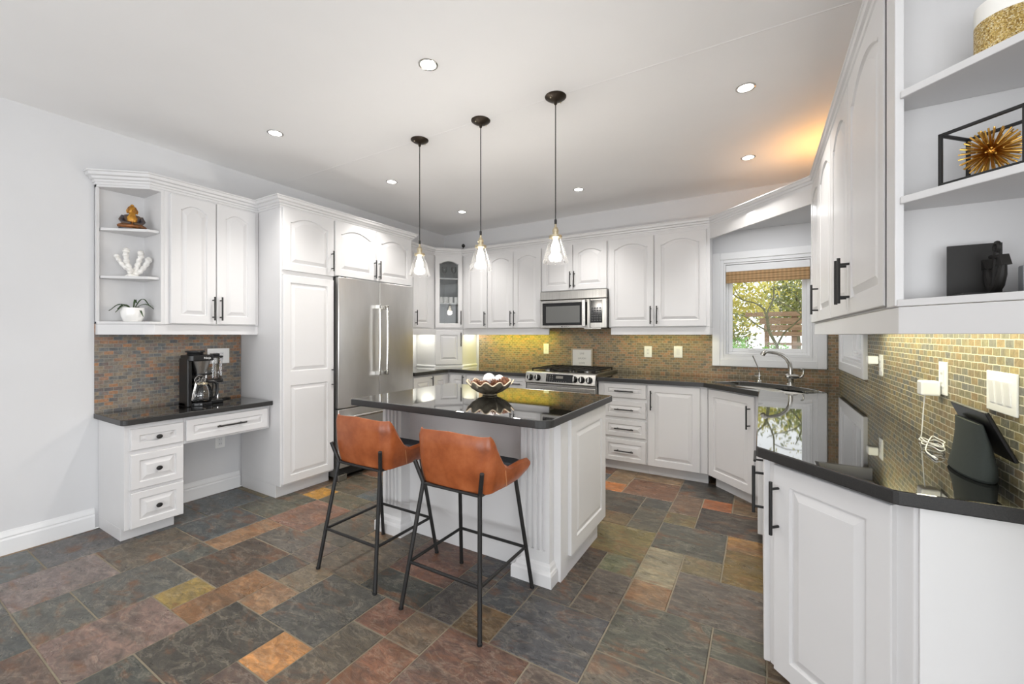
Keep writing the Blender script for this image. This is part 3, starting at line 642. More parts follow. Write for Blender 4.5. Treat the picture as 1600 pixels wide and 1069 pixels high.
# right of the range
t = thing('base_cabinet', 'white four-drawer base cabinet directly right of the range', 'cabinet', (-1.388, 4.02, 0), RB)
carcass(t, 0.474, 0.64, 0.10, 0.864, 0.10)
for (z, h) in ((0.718, 0.130), (0.530, 0.152), (0.343, 0.157), (0.105, 0.208)): drawer(t, 0.066, z, 0.398, h)
t = thing('base_cabinet', 'white single-door base cabinet beside the angled sink cabinet', 'cabinet', (-0.913, 4.02, 0), RB)
carcass(t, 0.515, 0.64, 0.10, 0.864, 0.10); door(t, 0.010, 0.104, 0.445, 0.748, 0, (0.040, 0.715))
t = thing('sink_base_cabinet', 'white angled corner base cabinet under the sink', 'cabinet', (-0.395, 4.022, 0), RD)
mb = MB(); w_ = 0.594
mb.prism([(0, 0), (w_, 0), (w_ + 0.35, 0.36), (0.36, 0.70), (-0.09, 0.38)], 0.10, 0.66); mb.prism([(0, 0), (w_, 0), (w_, 0.03), (0, 0.03)], 0.66, 0.864); mb.prism([(0.02, 0.065), (w_ - 0.02, 0.065), (w_ + 0.3, 0.36), (0.36, 0.66)], 0, 0.10)
mb.build('carcass', M['cab'], t)
door(t, 0.025, 0.104, 0.49, 0.748, 0, (0.478, 0.69))
# right run
t = thing('dishwasher', 'white-fronted dishwasher built into the right-hand run next to the sink cabinet', 'dishwasher', (0.03, 3.57, 0), RR)
MB().box(0, 0.60, 0.0, 0.56, 0.02, 0.863).build('tub', M['gap'], t)
d = MB().box(0.004, 0.596, -0.046, 0.0, 0.10, 0.858).build('door', M['cab'], t, bevel=0.004)
t = thing('base_cabinet', 'white base cabinet between the dishwasher and the drawer cabinet', 'cabinet', (0.03, 2.965, 0), RR)
carcass(t, 0.40, 0.56, 0.10, 0.864, 0.10); door(t, 0.005, 0.11, 0.39, 0.745)
t = thing('base_cabinet', 'white drawer base cabinet in the right-hand run, seen edge-on with a bar pull', 'cabinet', (0.03, 2.56, 0), RR)
carcass(t, 0.42, 0.56, 0.10, 0.864, 0.10)
drawer(t, 0.006, 0.615, 0.408, 0.235); door(t, 0.006, 0.104, 0.408, 0.500)
t = thing('base_cabinet', 'white single-door base cabinet in the right-hand run beside the angled end cabinet', 'cabinet', (0.03, 2.135, 0), RR)
carcass(t, 0.295, 0.56, 0.10, 0.864, 0.10); door(t, 0.006, 0.095, 0.285, 0.757, 0, (0.258, 0.722))
t = thing('end_base_cabinet', 'white base cabinet with an angled door at the near end of the right-hand worktop', 'cabinet')
a0, a1 = (0.031, 1.834), (0.352, 1.513)
MB().prism([a0, a1, (0.602, 1.513), (0.602, 1.838)], 0.10, 0.864).prism([(0.10, 1.835), (0.40, 1.56), (0.602, 1.56), (0.602, 1.838)], 0, 0.10).build('carcass', M['cab'], t, bevel=0.0015)
MB().box(0.362, 0.604, 1.502, 1.512, 0.0, 0.864).build('end_panel', M['trim'], t)
d = door_mb(0.383, 0.745, None, 0.062).build('door', M['cab'], t, loc=(0.053, 1.812, 0.105)); d.rotation_euler = (0, 0, RD)
pull(d, 0.022, 0.595, True, 0.19)

# ---- worktops
def cut(o, poly, z0, z1):
    c = MB().prism(poly, z0, z1).build('cutter_tmp', M['granite'])
    b = o.modifiers.new('cut', 'BOOLEAN'); b.operation = 'DIFFERENCE'; b.object = c; b.solver = 'EXACT'
    me = bpy.data.meshes.new_from_object(o.evaluated_get(bpy.context.evaluated_depsgraph_get()))
    o.modifiers.clear(); o.data = me; bpy.data.objects.remove(c)
KT0, KT1 = 0.866, 0.905
wt = MB().prism([(-3.905, 3.396), (-3.255, 3.396), (-3.255, 3.955), (-3.235, 3.975), (-2.186, 3.975), (-2.186, 4.672), (-3.905, 4.672)], KT0, KT1, side=1).build('worktop', [M['granite'], M['graniteedge']], bevel=0.004)
tag(wt, 'black granite worktop running from the refrigerator round the corner to the range', 'worktop')
wt = MB().prism([(-1.388, 3.975), (-0.425, 3.975), (-0.015, 3.565), (-0.015, 1.812), (-0.008, 1.800), (0.305, 1.486), (0.316, 1.481), (0.599, 1.481), (0.599, 4.672), (-1.388, 4.672)], KT0, KT1, side=1).build('worktop', [M['granite'], M['graniteedge']])
tag(wt, 'long black granite worktop holding the sink, running to the near right end', 'worktop')
scx, scy = 0.045, 3.925
ux, vx = Vector((1, -1)).normalized(), Vector((1, 1)).normalized()
def sk(u, v): return (scx + ux.x * u + vx.x * v, scy + ux.y * u + vx.y * v)
def bowl_poly(u0, u1, bulge, n=8, r=0.06):
    P = []
    for k in range(n + 1):
        a = k / n; P.append((u0 + r + (u1 - u0 - 2 * r) * a, -0.195))
    for k in range(1, 5):
        a = k / 5 * PI / 2; P.append((u1 - r + r * math.sin(a), -0.195 + r - r * math.cos(a)))
    for k in range(n + 1):
        a = k / n; P.append((u1 + (u0 - u1) * a, 0.15 + bulge * math.sin(PI * a) ** 0.7 - 0.05 * abs(((u1 + (u0 - u1) * a)) / 0.39) ** 2))
    for k in range(1, 5):
        a = k / 5 * PI / 2; P.append((u0 + r - r * math.cos(a), -0.195 + r - r * math.sin(a)))
    return P
B1, B2 = bowl_poly(-0.395, -0.008, 0.065), bowl_poly(0.012, 0.395, 0.05)
full = bowl_poly(-0.395, 0.395, 0.075, 16)
cut(wt, [sk(u, v) for u, v in full], 0.80, 1.0)
b = wt.modifiers.new('edge', 'BEVEL'); b.width = 0.004; b.segments = 2; b.limit_method = 'ANGLE'; b.angle_limit = math.radians(40)
t = thing('sink', 'stainless double-bowl undermount sink in the corner below the window', 'sink', (0, 0, 0))
def basin(poly, depth):
    mb = MB(); loops = []
    cu = sum(p[0] for p in poly) / len(poly); cv = sum(p[1] for p in poly) / len(poly)
    for k, z in ((1.03, KT0 - 0.001), (0.99, KT0 - 0.003), (0.96, KT0 - depth * 0.8), (0.86, KT0 - depth), (0.10, KT0 - depth - 0.003)):
        loops.append([(*sk(cu + (u - cu) * k, cv + (v - cv) * k), z) for u, v in poly])
    return mb.loft(loops, False, True)
for pl in (B1, B2): basin(pl, 0.18).build('basin', M['sinksteel'], t, smooth=True)

# ---- range
t = thing('range', 'stainless gas range between the black worktops', 'range', (-2.180, 4.0, 0), RB)
RW = 0.786
MB().box(0.0, RW, 0.0, 0.66, 0.09, 0.915).build('body', M['steel'], t)
MB().box(0.02, RW - 0.02, 0.04, 0.62, 0.0, 0.09).build('plinth', M['gap'], t)
cpn = MB().add([(0, -0.010, 0.80), (RW, -0.010, 0.80), (RW, -0.062, 0.815), (0, -0.062, 0.815), (0, -0.035, 0.925), (RW, -0.035, 0.925), (0, 0.02, 0.93), (RW, 0.02, 0.93), (0, 0.02, 0.80), (RW, 0.02, 0.80)],
               [(0, 1, 2, 3), (3, 2, 5, 4), (4, 5, 7, 6), (6, 7, 9, 8), (8, 9, 1, 0), (0, 3, 4, 6, 8), (1, 9, 7, 5, 2)]).build('control_panel', M['steel'], t, bevel=0.006)
tilt = math.atan2(0.027, 0.110)
def onpanel(x, z, off): # point on the sloped fascia, pushed out by off
    f = (z - 0.815) / 0.11; return (x, -0.062 + 0.027 * f - off, z + off * 0.24)
def slab(x0, x1, z0, z1, o0, o1):
    mb = MB(); a = [onpanel(x, z, o) for o in (o0, o1) for x, z in ((x0, z0), (x1, z0), (x1, z1), (x0, z1))]
    return mb.add(a, [(0, 3, 2, 1), (4, 5, 6, 7), (0, 1, 5, 4), (1, 2, 6, 5), (2, 3, 7, 6), (3, 0, 4, 7)])
sc_ = slab(0.248, 0.548, 0.832, 0.912, -0.002, 0.0018).build('display', M['dark'], cpn)
mb = MB()
for i in range(3):
    for j in range(3):
        q = slab(0.262 + i * 0.026, 0.272 + i * 0.026, 0.856 + j * 0.019, 0.864 + j * 0.019, 0.001, 0.0026); mb.add(q.v, q.f)
for i in range(9):
    q = slab(0.262 + i * 0.026, 0.270 + i * 0.026, 0.838, 0.843, 0.001, 0.0026); mb.add(q.v, q.f)
q = slab(0.36, 0.44, 0.87, 0.895, 0.001, 0.0024); mb.add(q.v, q.f)
mb.build('key_markings', mat('key_grey', S(120, 118, 112), 0.5), sc_)
for kx in (0.062, 0.152, 0.566, 0.643, 0.722):
    mb = MB(); ax = Vector((0, -math.cos(tilt), math.sin(tilt))); u = Vector((1, 0, 0)); w = ax.cross(u); c0 = Vector(onpanel(kx, 0.868, 0))
    lp = []
    for r_, d_ in ((0.034, 0.0), (0.034, 0.008), (0.030, 0.010), (0.028, 0.030), (0.024, 0.035)):
        lp.append([tuple(c0 + ax * d_ + (u * math.cos(2 * PI * i / 24) + w * math.sin(2 * PI * i / 24)) * r_) for i in range(24)])
    mb.loft(lp); kb = mb.build('knob', M['dark'], cpn, smooth=True)
    mb = MB(); p0 = c0 + ax * 0.03; mb.tube([tuple(p0 - w * 0.024 + ax * 0.002), tuple(p0 + w * 0.024 + ax * 0.006)], 0.007, 8); mb.build('grip', M['chrome'], kb, smooth=True)
ov = MB().box(0.008, RW - 0.008, -0.040, 0.0, 0.27, 0.785).build('oven_door', M['steel'], t, bevel=0.005)
MB().box(0.09, RW - 0.09, -0.042, -0.038, 0.36, 0.66).build('window', M['dark'], ov)
mb = MB(); mb.tube([(0.04, -0.092, 0.738), (RW / 2, -0.098, 0.738), (RW - 0.04, -0.092, 0.738)], 0.014, 14)
for x in (0.055, RW - 0.055): mb.tube([(x, -0.04, 0.738), (x, -0.09, 0.738)], 0.011, 10)
mb.build('handle', M['chrome'], ov, smooth=True)
dr = MB().box(0.008, RW - 0.008, -0.040, 0.0, 0.10, 0.262).build('warming_drawer', M['steel'], t, bevel=0.005)
MB().box(-0.004, RW + 0.004, -0.012, 0.668, 0.916, 0.930).build('cooktop', M['steel'], t, bevel=0.004)
MB().box(0.03, RW - 0.03, 0.03, 0.62, 0.9285, 0.9315).build('cooktop_well', M['dark'], t)
for (bx, by, br) in ((0.17, 0.18, 0.045), (0.17, 0.47, 0.035), (0.393, 0.33, 0.05), (0.62, 0.18, 0.04), (0.62, 0.47, 0.045)):
    MB().lathe([(br, 0), (br, 0.010), (br * 0.8, 0.012), (br * 0.75, 0.02), (0.005, 0.021)], 20, (bx, by, 0.931)).build('burner', M['steel'], t, smooth=True)
for gx in (0.035, 0.281, 0.527):
    mb = MB(); g0, g1 = gx, gx + 0.224
    for (a, b, c, d_) in ((g0, g0 + 0.012, 0.04, 0.61), (g1 - 0.012, g1, 0.04, 0.61), (g0, g1, 0.04, 0.052), (g0, g1, 0.598, 0.61), (g0, g1, 0.318, 0.330)): mb.box(a, b, c, d_, 0.950, 0.962)
    for cy in (0.185, 0.464):
        mb.box((g0 + g1) / 2 - 0.005, (g0 + g1) / 2 + 0.005, cy - 0.125, cy + 0.125, 0.951, 0.963); mb.box(g0, g1, cy - 0.005, cy + 0.005, 0.951, 0.963)
    for (x, y) in ((g0, 0.04), (g1 - 0.012, 0.04), (g0, 0.598), (g1 - 0.012, 0.598)): mb.box(x, x + 0.012, y, y + 0.012, 0.9305, 0.951)
    mb.build('grate', M['iron'], t)
fr = thing('framed_sign', 'small pale-framed three-line print standing at the back of the range', 'picture', (-1.802, 4.640, 0.9310), RB)
mb = MB(); ring(mb, -0.132, 0.132, 0, 0.232, 0.016, -0.008, 0.012); mb.build('frame', M['framewood'], fr)
MB().box(-0.118, 0.118, -0.001, 0.010, 0.014, 0.218).build('print', M['paper'], fr)
for i, w_ in enumerate(('LIVE', 'LAUGH', 'LOVE')): text_mesh('lettering', w_, 0.030, M['ink'], fr, (0, -0.0015, 0.170 - 0.056 * i), (PI / 2, 0, 0))

# ---- right wall uppers
FX = 0.320
t = thing('wall_cabinet', 'double-door white wall cabinet on the right wall nearest the sink window', 'cabinet', (FX, 3.560, 0), RR)
carcass(t, 0.955, 0.280, 1.397, 2.35); door(t, 0.012, 1.403, 0.435, 0.925, 0.036, (0.425, 1.535)); door(t, 0.455, 1.403, 0.492, 0.925, 0.06)
t = thing('wall_cabinet', 'double-door white wall cabinet on the right wall beside the open shelves', 'cabinet', (FX, 2.603, 0), RR)
carcass(t, 1.062, 0.280, 1.397, 2.35); door(t, 0.006, 1.403, 0.462, 0.925, 0.06, (0.435, 1.535)); door(t, 0.474, 1.403, 0.565, 0.925, 0.06, (0.508, 1.535))
t = thing('open_shelf_unit', 'white open end shelf unit on the right wall with candle, starburst and anchor', 'shelf')
pol = [(0.304, 1.538), (0.304, 1.440), (0.599, 1.145), (0.599, 1.538)]
inp = [(0.310, 1.526), (0.310, 1.436), (0.594, 1.152), (0.594, 1.526)]
mb = MB(); mb.box(0.300, 0.600, 1.527, 1.540, 1.395, 2.35); mb.box(0.592, 0.600, 1.145, 1.54, 1.395, 2.35); mb.box(0.300, 0.318, 1.444, 1.54, 1.395, 2.35)
mb.build('back_panel', M['cab'], t, bevel=0.0015)
MB().prism(pol, 1.393, 1.411).build('shelf', M['cab'], t, bevel=0.002)
for z in (1.676, 1.948): MB().prism(inp, z - 0.019, z).build('shelf', M['cab'], t, bevel=0.002)
MB().prism(pol, 2.33, 2.35).build('top_panel', M['cab'], t)
struct(sweep([(-0.415, 4.37), (0.325, 3.562), (0.325, 1.455), (0.599, 1.181)], [(-0.02, 0)] + [(d * 0.62, z) for d, z in crown[1:-1]] + [(-0.02, 0.086)], 2.340, 1).build('trim_6', M['cab']))
struct(MB().prism([(0.306, 3.40), (0.306, 1.440), (0.599, 1.147), (0.599, 1.170), (0.326, 1.448), (0.326, 3.40)], 1.322, 1.392).box(0.326, 0.598, 3.38, 3.40, 1.322, 1.392).build('trim_7', M['cab'], bevel=0.002))
# valance board and soffit over the sink
struct(MB().prism([(-0.415, 4.37), (0.305, 3.562), (0.325, 3.562), (-0.395, 4.39)], 2.232, 2.346).build('trim_8', M['cab']))
struct(MB().prism([(-0.415, 4.37), (0.31, 3.562), (0.60, 3.562), (0.60, 4.675), (-0.415, 4.675)], 2.346, 2.36).build('trim_9', M['wall']))

# ---- island
t = thing('kitchen_island', 'white kitchen island with fluted corner posts in the middle of the room', 'island')
IX0, IX1, IY0, IY1 = -2.255, -0.915, 2.075, 2.745
MB().box(IX0, IX1, IY0, IY1, 0.10, 0.864).box(IX0 + 0.01, IX1 - 0.002, IY0, IY1 - 0.11, 0.0, 0.10).build('carcass', M['cab'], t, bevel=0.0015)
d = door_mb(0.592, 0.752, None, 0.075).build('side_panel', M['cab'], t, loc=(IX1, 2.146, 0.102)); d.rotation_euler = (0, 0, RL)
def post(px):
    x0, x1, y0, y1 = px, px + 0.172, 1.995, 2.085
    n = 4; fw = 0.020; pitch = 0.033; s0 = (x0 + x1) / 2 - pitch * 1.5
    poly = [(x0, y1), (x0, y0)]
    for k in range(n):
        cx = s0 + k * pitch; poly += [(cx - fw / 2, y0), (cx - fw / 2 + 0.003, y0 + 0.015), (cx + fw / 2 - 0.003, y0 + 0.015), (cx + fw / 2, y0)]
    poly += [(x1, y0), (x1, y1)]
    mb = MB(); mb.prism(poly, 0.170, 0.835); mb.box(x0, x1, y0, y1, 0.10, 0.17); mb.box(x0, x1, y0, y1, 0.835, 0.865)
    lp = []
    for g, z in ((0.030, 0.0), (0.030, 0.062), (0.024, 0.072), (0.016, 0.078), (0.012, 0.098), (0.006, 0.104), (0.0, 0.112)):
        lp.append([(x0 - g - 0.6 * g, y0 - g, z), (x1 + g * 0.8, y0 - g, z), (x1 + g * 0.8, y1, z), (x0 - 1.6 * g, y1, z)])
    mb.loft(lp)
    return mb.build('post', M['cab'], t)
post(-1.128); post(-2.205)
mb = MB(); mb.box(-0.962, IX1 - 0.0005, 2.05, 2.14, 0.0, 0.864); mb.build('corner_filler', M['cab'], t)
ILB = MB().prism(rrect(-2.290, -0.868, 1.795, 2.812, [0.07, 0.02, 0.02, 0.02]), KT0, KT1 + 0.002, side=1).build('island_worktop', [M['granite'], M['graniteedge']], bevel=0.005)
tag(ILB, 'black granite island worktop with the scalloped bowl on it', 'worktop')

# ---- bar stools
def make_stool(loc, rz, label):
    t = thing('bar_stool', label, 'stool', loc, rz, 'leather bar stools')
    # shell path: right arm front -> back -> left arm front (plan), top and bottom heights along it
    path = []
    def arcp(cx, cy, r_, a0, a1, n): return [(cx + r_ * math.cos(a0 + (a1 - a0) * k / n), cy + r_ * math.sin(a0 + (a1 - a0) * k / n)) for k in range(n + 1)]
    right = [(0.236, 0.205), (0.235, 0.19), (0.232, 0.12), (0.228, 0.06), (0.226, 0.02), (0.223, -0.02), (0.219, -0.055)]
    path = right + arcp(0.150, -0.085, 0.068, 0, -PI / 2, 9) + [(0.07, -0.162), (0, -0.165)]
    left = [(-x, y) for x, y in path[:-1]][::-1]
    full = path + left
    n = len(full)
    def ztop(i):
        x, y = full[i]
        if y > 0.0: return 0.686 + 0.014 * y / 0.2
        s_ = min(1, (0.005 - y) / 0.122); s_ = s_ * (0.55 + 0.9 * s_ - 0.45 * s_ * s_)
        return 0.686 + min(s_, 1) * 0.172 + 0.010 * max(0, 1 - abs(x) / 0.17)
    R_ = 8; outer = []; inner = []
    for i, (x, y) in enumerate(full):
        zt = ztop(i); zb = 0.592 if y < 0 else 0.592 + 0.018 * (y / 0.2) ** 2
        if i in (0, n - 1): zt -= 0.030; zb += 0.030
        if i in (1, n - 2): zt -= 0.010; zb += 0.010
        # outward normal in plan
        a = Vector(full[max(i - 1, 0)]); b = Vector(full[min(i + 1, n - 1)]); d_ = (b - a).normalized(); nr = Vector((-d_.y, d_.x))
        if nr.dot(Vector((x, y)) - Vector((0, 0.1))) < 0: nr = -nr
        col_o = []; col_i = []
        for k in range(R_ + 1):
            f = k / R_; z = zb + (zt - zb) * f
            lean = 0.055 * max(0, z - 0.62) if y < -0.03 else 0.03 * (z - 0.6)
            tuck = -0.018 * (1 - min(1, f * 2.2)) ** 2
            p = Vector((x, y)) + nr * (lean + tuck); th = 0.030
            e_ = 0.012 * max(0, (f - 0.86) / 0.14) ** 2
            col_o.append((p.x - nr.x * e_, p.y - nr.y * e_, z)); q = p - nr * (th - e_); col_i.append((q.x, q.y, z))
        outer.append(col_o); inner.append(col_i)
    loops = [o_ + i_[::-1] for o_, i_ in zip(outer, inner)]
    mb = MB(); mb.loft(loops)
    sh = mb.build('shell', M['leather'], t, smooth=True, ang=50, bevel=0.011, seg=3)
    mb = MB()
    for s_ in (1, -1):   # stitched seams where arm meets back
        mb.tube([(s_ * (0.2235 + 0.0035 * k / 4), -0.005 - 0.004 * k, 0.600 + 0.0205 * k) for k in range(5)], 0.0012, 6)
    mb.build('seam_stitching', mat('tan_thread', S(206, 150, 104), 0.6) if 'tan_thread' not in bpy.data.materials else bpy.data.materials['tan_thread'], sh)
    pl = rrect(-0.198, 0.198, -0.125, 0.205, [0.06, 0.03, 0.03, 0.06])
    pl2 = rrect(-0.188, 0.188, -0.118, 0.195, [0.06, 0.03, 0.03, 0.06])
    MB().loft([[(x, y, 0.604) for x, y in pl2], [(x, y, 0.612) for x, y in pl], [(x, y, 0.664) for x, y in pl], [(x, y, 0.674) for x, y in pl2]]).build('seat_cushion', M['seat'], t, smooth=True)
    MB().prism(rrect(-0.17, 0.17, -0.13, 0.18, 0.03), 0.586, 0.605).build('seat_pan', M['rubber'], t)
    r_ = 0.0105
    for s_ in (1, -1):
        MB().tube([(s_ * 0.231, -0.238, 0.003), (s_ * 0.170, -0.150, 0.592), (s_ * 0.172, -0.150, 0.602), (s_ * 0.200, -0.176, 0.705)], r_, 12).build('leg', M['black'], t, smooth=True)
        MB().tube([(s_ * 0.231, 0.236, 0.003), (s_ * 0.178, 0.150, 0.600)], r_, 12).build('leg', M['black'], t, smooth=True)
        for yy in (-0.238, 0.236): MB().lathe([(0.0115, 0), (0.0115, 0.010), (0.009, 0.011)], 12, (s_ * 0.231, yy, 0.0)).build('foot_glide', M['rubber'], t)
    f = 0.22 / 0.592; xr = 0.231 - 0.061 * f; yr = -0.238 + 0.088 * f; yf = 0.236 - 0.086 * f
    ring_ = [(xr, yr), (xr, yf), (-xr, yf), (-xr, yr)]
    for k in range(4):
        a, b = ring_[k], ring_[(k + 1) % 4]
        MB().tube([(a[0], a[1], 0.22), (b[0], b[1], 0.22)], 0.008, 10).build('footrest_bar', M['black'], t, smooth=True)
    mb = MB(); mb.tube([(-0.170, -0.150, 0.592), (0.170, -0.150, 0.592)], 0.008, 8)
    for s_ in (1, -1): mb.tube([(s_ * 0.170, -0.150, 0.592), (s_ * 0.178, 0.150, 0.594)], 0.008, 8)
    mb.tube([(-0.178, 0.150, 0.594), (0.178, 0.150, 0.594)], 0.008, 8); mb.build('seat_frame', M['black'], t, smooth=True)
    return t
s1 = make_stool((-1.258, 1.698, 0), 0, 'tan leather bar stool at the island, nearer the fluted post and farther from the refrigerator')
s2 = copy_tree(s1); s2.location = (-1.918, 1.712, 0); s2['label'] = 'tan leather bar stool at the island, nearer the pantry and refrigerator'

# ---- bowl on the island
bx, by, bz = -1.600, 2.395, KT1 + 0.002
t = thing('scalloped_bowl', 'scalloped pewter bowl with a cream rim on the island worktop', 'bowl', (bx, by, bz))
def sc(a, z, r_): return r_ * (1 + 0.055 * math.cos(11 * a) * min(1, z / 0.04)) , z + 0.012 * max(0, (z - 0.05) / 0.035) * math.cos(11 * a)
prof = [(0.045, 0.0), (0.052, 0.004), (0.050, 0.010), (0.085, 0.025), (0.120, 0.050), (0.150, 0.080), (0.157, 0.088)]
N_ = 132
lo = []
for r_, z in prof:
    L_ = []
    for i in range(N_):
        a = 2 * PI * i / N_; rr_, zz = sc(a, z, r_); L_.append((rr_ * math.cos(a), rr_ * math.sin(a), zz))
    lo.append(L_)
for r_, z in prof[::-1][1:-2]:
    L_ = []
    for i in range(N_):
        a = 2 * PI * i / N_; rr_, zz = sc(a, z, r_); L_.append(((rr_ - 0.006) * math.cos(a), (rr_ - 0.006) * math.sin(a), zz + 0.005))
    lo.append(L_)
MB().loft(lo, True, True).build('basin', M['bowl'], t, smooth=True, ang=60)
rim = []
for i in range(N_ + 1):
    a = 2 * PI * i / N_; rr_, zz = sc(a, 0.088, 0.155); rim.append((rr_ * math.cos(a), rr_ * math.sin(a), zz + 0.001))
MB().tube(rim, 0.0042, 8).build('rim', M['bowlrim'], t, smooth=True)
def pine_cone():
    mb = MB(); mb.ball((0, 0, 0), 0.026, 12, 8, 1.15); r2_ = random.Random(3)
    for k in range(46):
        a = k * 2.39996; f = k / 46; zc = -0.026 + 0.056 * f; rr_ = 0.033 * math.sin(PI * (0.12 + 0.84 * f)) + 0.004
        d_ = Vector((math.cos(a), math.sin(a), 0.25 + 0.6 * f)).normalized(); s_ = Vector((-math.sin(a), math.cos(a), 0)); c_ = Vector((rr_ * math.cos(a), rr_ * math.sin(a), zc)); n_ = d_.cross(s_)
        b_ = c_ - d_ * 0.012
        mb.add([b_ - s_ * 0.005, b_ + s_ * 0.005, c_ + s_ * 0.008 + d_ * 0.004, c_ - s_ * 0.008 + d_ * 0.004, c_ + d_ * 0.009 + n_ * 0.001, b_ + n_ * 0.004, c_ + d_ * 0.004 + n_ * 0.005],
               [(0, 1, 5), (1, 2, 6, 5), (2, 4, 6), (4, 3, 6), (3, 0, 5, 6), (0, 3, 4, 2, 1)])
    return mb
spots = [(-0.088, -0.050, 0.078, 'pine cone at the end of the scalloped bowl nearest the refrigerator'), (-0.030, -0.072, 0.072, 'pine cone low at the front of the scalloped bowl, under the large white ball'),
         (0.040, -0.066, 0.078, 'pine cone at the front of the scalloped bowl, under the small white ball'), (0.098, -0.010, 0.084, 'pine cone at the end of the scalloped bowl nearest the sink window')]
pc0 = None
vw = Vector((math.cos(YAW), math.sin(YAW)))
vd = Vector((-math.sin(YAW), math.cos(YAW)))
for i, (u, v_, z, lb) in enumerate(spots):
    if pc0 is None: o = pc0 = pine_cone().build('pine_cone', M['cone'])
    else: o = pc0.copy(); C.objects.link(o)
    p = vw * u + vd * v_; o.location = (bx + p.x, by + p.y, bz + z); o.rotation_euler = (0.5 * i, 0.4 - 0.3 * i, i * 1.3); tag(o, lb, 'pine cone', 'pine cones in the scalloped bowl')
for (u, v_, z, r_, lb) in ((-0.006, 0.010, 0.108, 0.042, 'larger white ball in the scalloped bowl among pine cones'), (0.064, 0.020, 0.104, 0.034, 'smaller white ball in the scalloped bowl among pine cones')):
    p = vw * u + vd * v_
    tag(MB().ball((0, 0, 0), r_, 24, 16).build('decorative_ball', M['ball'], smooth=True, loc=(bx + p.x, by + p.y, bz + z)), lb, 'ball', 'white balls in the scalloped bowl')

# ---- pendants and downlights
def pendant(x, label):
    t = thing('pendant_light', label, 'pendant light', (x, 2.286, 0), 0, 'glass pendants over the island')
    MB().lathe([(0.064, 0), (0.063, -0.004), (0.050, -0.014), (0.028, -0.023), (0.010, -0.028), (0.009, -0.045), (0.004, -0.050)], 32, (0, 0, ZC)).build('canopy', M['bronze'], t, smooth=True)
    mb = MB()
    for a in (-1.9, 1.2): mb.ball((0.042 * math.cos(a), 0.042 * math.sin(a), ZC - 0.0195), 0.005, 10, 6)
    mb.build('canopy_screw', M['brass'], t, smooth=True)
    MB().tube([(0, 0, ZC - 0.045), (0, 0, 2.005)], 0.0032, 8).build('cord', M['black'], t, smooth=True)
    MB().lathe([(0.004, 2.012), (0.0075, 2.008), (0.0075, 1.985), (0.004, 1.982)], 14).build('strain_relief', M['black'], t, smooth=True)
    MB().lathe([(0.004, 1.985), (0.006, 1.982), (0.006, 1.968), (0.012, 1.962), (0.017, 1.950), (0.019, 1.948), (0.019, 1.938), (0.0175, 1.936), (0.0175, 1.918), (0.038, 1.914), (0.0385, 1.900), (0.034, 1.899), (0.018, 1.899)], 28).build('socket', M['brass'], t, smooth=True, ang=25)
    pr = [(0.0335, 1.903), (0.037, 1.885), (0.050, 1.850), (0.061, 1.812), (0.070, 1.778), (0.077, 1.757), (0.0785, 1.754), (0.0775, 1.752)]
    MB().lathe(pr, 36, cap0=False, cap1=False).build('glass_shade', M['shadeglass'], t, smooth=True)
    bu = MB().lathe([(0.012, 1.899), (0.013, 1.885), (0.022, 1.862), (0.0265, 1.838), (0.025, 1.815), (0.016, 1.797), (0.003, 1.790)], 20).build('bulb', M['bulb'], t, smooth=True)
    l = bpy.data.lights.new('pendant_glow', 'POINT'); l.energy = 13.0; l.color = (1.0, 0.95, 0.88); l.shadow_soft_size = 0.05
    lo_ = bpy.data.objects.new('pendant_glow', l); C.objects.link(lo_); lo_.parent = t; lo_.location = (0, 0, 1.772)
    return t
pendant(-2.143, 'glass pendant light over the island end nearest the refrigerator')
pendant(-1.600, 'middle glass pendant light of the three over the island')
pendant(-1.055, 'glass pendant light over the island end nearest the right-hand cabinets')
def downlight(x, y, label):
    t = thing('recessed_downlight', label, 'ceiling light', (x, y, ZC), 0, 'recessed ceiling downlights')
    MB().lathe([(0.040, 0.002), (0.041, -0.003), (0.046, -0.005), (0.051, -0.003), (0.052, 0.002)], 32, cap0=False, cap1=False).build('trim_ring', M['chrome'], t, smooth=True)
    MB().lathe([(0.0405, -0.002), (0.030, -0.0005), (0.001, 0.0)], 28, cap0=False, cap1=True).build('lens', M['lamp'], t, smooth=True)
    l = bpy.data.lights.new('downlight_beam', 'SPOT'); l.energy = 74; l.spot_size = math.radians(104); l.spot_blend = 0.8; l.color = (1.0, 0.97, 0.93); l.shadow_soft_size = 0.045
    lo_ = bpy.data.objects.new('downlight_beam', l); C.objects.link(lo_); lo_.parent = t; lo_.location = (0, 0, -0.012)
K_ = 0.9565
for (x, y, lb) in ((-1.575, 1.747, 'recessed downlight in the ceiling in front of the middle pendant'), (-0.078, 2.887, 'recessed downlight above the aisle, toward the right-hand cabinets'), (-3.080, 1.764, 'recessed downlight in the ceiling in front of the pantry cabinet'),
                   (-3.085, 2.902, 'recessed downlight in the ceiling above the front of the refrigerator'), (-3.106, 4.046, 'recessed downlight nearest the glass corner cabinet'), (-1.603, 4.032, 'recessed downlight in the ceiling above the microwave'), (-0.090, 4.032, 'recessed downlight in the ceiling nearest the sink window')):
    downlight(x * K_, y * K_, lb)

